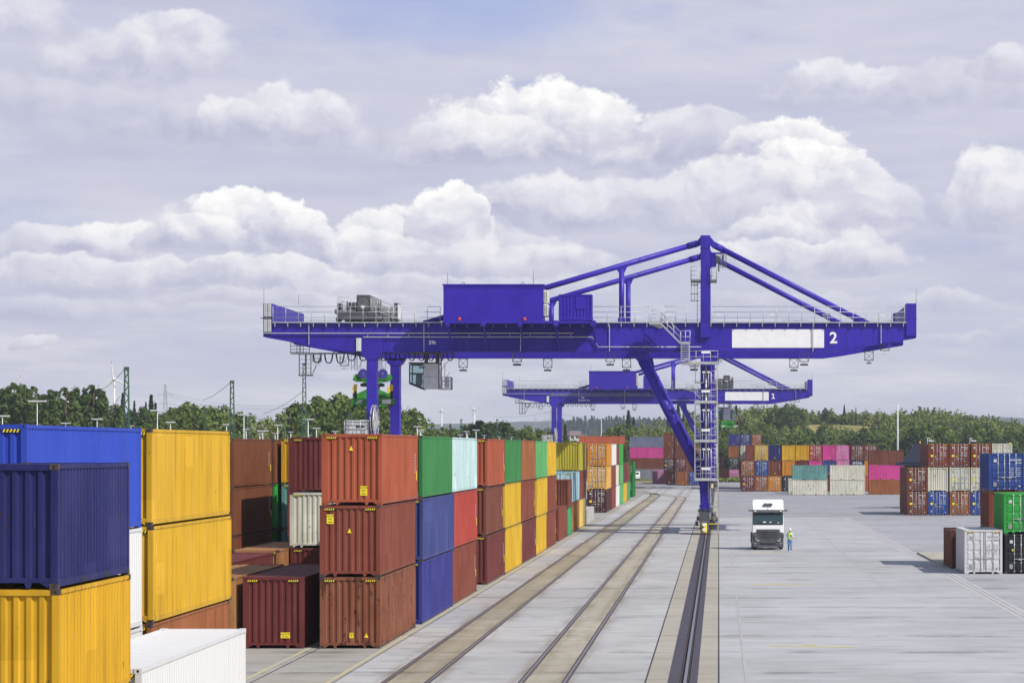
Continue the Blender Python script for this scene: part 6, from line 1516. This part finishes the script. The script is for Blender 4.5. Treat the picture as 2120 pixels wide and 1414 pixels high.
def lattice_mast(px, top, X=None, D=None, label='', w0=.75, w1=.34, m='mast_green', flat=True):
    if D is None: D = X*F/(px-VX)
    x = gx(px, D); h = gz(top, D); r = empty('lattice_mast', (x, D, 0)); tag(r, label, 'mast', 'green lattice masts of the railway')
    mb = MB(); d = .22
    def c(z, sx, sy): w = w0+(w1-w0)*z/h; return (sx*w/2, sy*max(d, w*.6)/2, z)
    for sx in (-1, 1):
        for sy in (-1, 1): mb.bar(c(0, sx, sy), c(h, sx, sy), .085)
    z = 0; k = 0
    while z < h-.5:
        z2 = min(h, z+.62)
        for sy in (-1, 1): s = 1 if k % 2 else -1; mb.bar(c(z, s, sy), c(z2, -s, sy), .055)
        for sx in (-1, 1): mb.bar(c(z, sx, 1), c(z2, sx, -1), .05)
        z = z2; k += 1
    mb.build('lattice', MT[m], r)
    MB().box(-w1/2-.06, w1/2+.06, -.2, .2, h-.28, h+.02).build('mast_cap', MT[m], r)
    MB().box(-.5, .5, -.5, .5, 0, .35).build('footing', MT['conc'], r); return r
lattice_mast(262, 760, -58, None, 'tall green lattice mast beside the wind turbine')
lattice_mast(480.5, 788, -57, None, 'tall green lattice mast right of the yellow container')
lattice_mast(630, 752, None, 352, 'tall green lattice mast rising behind the crane service cage')
for px, top, D, lab in ((424, 852, 430, 'slim lattice mast in front of the trees over the yellow container'), (517, 855, 420, 'slim lattice mast beside the first T-shaped lamps'), (726, 856, 400, 'slim lattice mast left of the nearer crane left legs'), (741, 862, 440, 'second slim lattice mast left of the crane left legs'), (955, 868, 520, 'slim mast left of the round dark trees'), (1029.5, 868, 520, 'slim mast in front of the round dark trees'), (1043.5, 887, 560, 'short mast right of the round dark trees'), (1086.5, 880, 600, 'slim mast between round trees and the farther crane')):
    lattice_mast(px, top, None, D, lab, .55, .3)
def pole(px, top, D, r, label, m='lamp', name='pole', arm=None):
    x = gx(px, D); zg = float(hill_z(x, D)); h = gz(top, D)-zg; o = empty(name, (x, D, zg)); tag(o, label, 'pole')
    MB().tube([(0, 0, 0), (0, 0, h)], r, 8, r2=r*.6).build('shaft', MT[m], o)
    if arm:
        mb = MB()
        for a in arm: mb.bar((0, 0, h-.05), (a, 0, h-.05), .09); mb.bar((a, 0, h-.05), (a, 0, h-.45), .07)
        mb.build('cross_arm', MT[m], o)
        for a in arm: MB().cbox(a*1.0-.45+(.25 if a > 0 else -.25), a+.45+(.25 if a > 0 else -.25), -.2, .2, h-.62, h-.42, .06).build('lamp_head', MT[m], o)
pole(1858.5, 837, 560, .26, 'tall pale light pole with two arms behind the brown container', 'lamp', 'light_pole', (-.55, .55))
pole(1920, 906, 420, .07, 'small street lamp behind the red-brown block, left one', 'lamp', 'street_lamp', (.35,)); pole(2008, 906, 420, .07, 'small street lamp behind the red-brown block, right one', 'lamp', 'street_lamp', (.35,))
pole(1245, 868, 700, .14, 'thin bare mast standing in front of the hazy conifers', 'lamp', 'thin_mast'); pole(590, 846, 420, .10, 'thin bare pole among the trees over the brown stack', 'mast_green', 'thin_mast')
pole(1258.5, 890, 720, .09, 'short thin pole right of the bare mast', 'lamp', 'thin_mast')
def pylon(px, top, base, D, label, sc=1.0):
    x = gx(px, D); z0 = 0; h = gz(top, D); r = empty('power_pylon', (x, D, z0)); tag(r, label, 'pylon', 'lattice power pylons')
    mb = MB(); w0, w1 = h*.10, h*.028; t = .20*sc
    def c(z, sx, sy): w = w0+(w1-w0)*min(1, z/(h*.62)); w = w if z < h*.62 else w1*(1-.75*(z-h*.62)/(h*.38)); return (sx*w, sy*w, z)
    lv = [h*k/14 for k in range(15)]
    for a, b in zip(lv, lv[1:]):
        for sx in (-1, 1):
            for sy in (-1, 1): mb.bar(c(a, sx, sy), c(b, sx, sy), t)
            mb.bar(c(a, -1, sx), c(b, 1, sx), t*.6); mb.bar(c(a, 1, sx), c(b, -1, sx), t*.6)
    mb.build('lattice', MT['galv'], r)
    for zf, wf in ((.62, .12), (.74, .15), (.86, .10)):
        mb = MB()
        for s in (-1, 1): mb.bar((0, 0, h*zf), (s*h*wf, 0, h*zf), t); mb.bar((0, 0, h*(zf+.035)), (s*h*wf, 0, h*zf), t*.7); mb.bar((s*h*wf, 0, h*zf), (s*h*wf, 0, h*(zf-.03)), t*.7)
        mb.build('cross_arm', MT['galv'], r)
    return r
pylon(342, 795, 850, 1500, 'distant lattice power pylon right of the wind turbine')
pylon(1142, 838, 900, 1350, 'hazy lattice power pylon behind the farther crane left legs'); pylon(1108, 862, 900, 2600, 'faint far pylon under the left arm of the farther crane')
def turbine(px, hub, D, blade_px, rot, label):
    x = gx(px, D); z = gz(hub, D); r = empty('wind_turbine', (x, D, 0)); tag(r, label, 'wind turbine', 'distant wind turbines')
    k = D/3000; MB().tube([(0, 0, 0), (0, 0, z-.5)], 1.5*k, 12, r2=.9*k).build('tower', MT['turbine'], r)
    MB().cbox(-1.7*k, 1.7*k, -3.5*k, 5.5*k, z-1.6*k, z+1.9*k, .5*k).build('nacelle', MT['turbine'], r)
    MB().tube([(0, -6*k, z), (0, -3.4*k, z)], .5*k, 10, r2=1.6*k).build('hub', MT['turbine'], r); L = blade_px*D/F
    for b3 in range(3):
        a = R(rot+120*b3); d = Vector((math.sin(a), 0, math.cos(a))); s = d.cross(Vector((0, 1, 0))); mb = MB()
        def ring(q, w, t): w *= k; t *= k; p = Vector((0, -4.6*k, z))+d*(L*q); return [p-s*w*.3, p-Vector((0, t, 0)), p+s*w*.7, p+Vector((0, t, 0))]
        mb.loft([ring(.02, 1.4, .5), ring(.2, 2.6, .4), ring(.6, 1.7, .25), ring(.86, 1.0, .15)]); b = mb.build('blade', MT['turbine'], r)
        mb = MB(); mb.loft([ring(.861, 1.0, .16), ring(1.0, .4, .06)]); mb.build('blade_tip', MT['red'], b)
turbine(236.5, 785, 1750, 38, -6, 'white wind turbine between the poplars and the first lattice mast')
turbine(44, 812, 1700, 36, 2, 'wind turbine with only a blade tip showing above the left poplars')
turbine(914, 850, 4500, 9, 250, 'faint wind turbine on the hazy ridge right of the crane legs'); turbine(982, 848, 3900, 12, 75, 'small white wind turbine above the round dark trees')
# wires between masts
def wire(pts, label, r=.035):
    mb = MB()
    for (a, b, sag) in pts:
        a, b = Vector(a), Vector(b); mb.tube([a+(b-a)*(k/10)-Vector((0, 0, sag*4*(k/10)*(1-k/10))) for k in range(11)], r, 4)
    tag(mb.build('overhead_wire', MT['darkgrey']), label, 'wire')
def Pt(px, py, D): return (gx(px, D), D, gz(py, D))
wire([(Pt(258, 764, 251), Pt(200, 812, 262), .3)], 'overhead wire sloping down left from the first lattice mast', .025)
wire([(Pt(477, 791, 299), Pt(420, 828, 312), .3)], 'overhead wire sloping down left from the second lattice mast', .028)
wire([(Pt(627, 810, 352), Pt(545, 856, 372), .4)], 'overhead wire sloping down left from the third lattice mast', .032)
wire([(Pt(342, 812, 1500), Pt(630, 836, 1420), 4), (Pt(342, 818, 1500), Pt(630, 842, 1420), 4)], 'pair of faint power lines crossing the sky right of the pylon', .06)
wire([(Pt(1020, 862, 1350), Pt(1142, 850, 1350), 1.5), (Pt(1142, 850, 1350), Pt(1290, 866, 1300), 2)], 'faint power lines through the hazy pylon behind the farther crane', .06)
# village houses before the conifers
WALL = simple('house_plaster', (.66, .65, .62), .9, 0, .06, .5); ROOF = simple('roof_tiles', (.20, .15, .145), .85, 0, .15, 1.0)
def house(px, base, D, w, d, hw, hr, label, rz=0.0):
    x = gx(px, D); r = empty('house', (x, D, gz(base, D)-3.0), rz); tag(r, label, 'house', 'village houses')
    MB().box(-w/2, w/2, 0, d, 0, hw+3).build('wall', WALL, r)
    MB().prismx([(-.4, hw+2.9), (d/2, hw+hr+3), (d+.4, hw+2.9)], -w/2-.3, w/2+.3).build('roof', ROOF, r)
    for k in (-1, 1):
        MB().box(k*w*.25-.5, k*w*.25+.5, -.04, .02, 3+hw*.45, 3+hw*.45+1.3).build('window', MT['glass'], r)
house(1190, 913, 1150, 4.5, 6, 2.6, 2.0, 'white house left of the long red-orange container'); house(1206, 908, 1250, 4.5, 6, .6, 1.2, 'hazy village house left of the bare mast', R(8)); house(1252, 907, 1260, 4, 6, .7, 1.2, 'hazy village house right of the bare mast', R(5))
# ------------------------------------------------------------------ haze and camera
def make_haze():
    m = bpy.data.materials.new('haze_air'); m.use_nodes = True; t = m.node_tree
    for n in list(t.nodes): t.nodes.remove(n)
    out = t.nodes.new('ShaderNodeOutputMaterial'); v = t.nodes.new('ShaderNodeVolumePrincipled')
    v.inputs['Color'].default_value = (.80, .87, 1.0, 1); v.inputs['Density'].default_value = HAZE; v.inputs['Anisotropy'].default_value = .1
    t.links.new(v.outputs[0], out.inputs['Volume'])
    mb = MB(); mb.box(-3200, 2300, -300, 7000, -2.2, 92)
    tag(mb.build('haze', m), kind='stuff')
HAZE = 1.35e-4
make_haze()
cam = bpy.data.cameras.new('camera'); cam.sensor_width = 36; cam.lens = F/2120*36; cam.shift_x = (1060-VX)/2120; cam.shift_y = (VY-707)/2120
cam.clip_start = .5; cam.clip_end = 20000
co = link(bpy.data.objects.new('camera', cam)); co.location = (0, 0, CAMZ); co.rotation_euler = (R(90), 0, 0); SC.camera = co
SC.render.engine = 'CYCLES'
vs = SC.view_settings; vs.view_transform = 'Standard'; vs.look = 'None'; vs.exposure = EXPOSURE; vs.gamma = 1
cy = SC.cycles; cy.use_denoising = True; cy.max_bounces = 6; cy.diffuse_bounces = 3; cy.glossy_bounces = 3; cy.transmission_bounces = 3; cy.volume_bounces = 0; cy.transparent_max_bounces = 8
try: cy.denoiser = 'OPENIMAGEDENOISE'
except Exception: pass
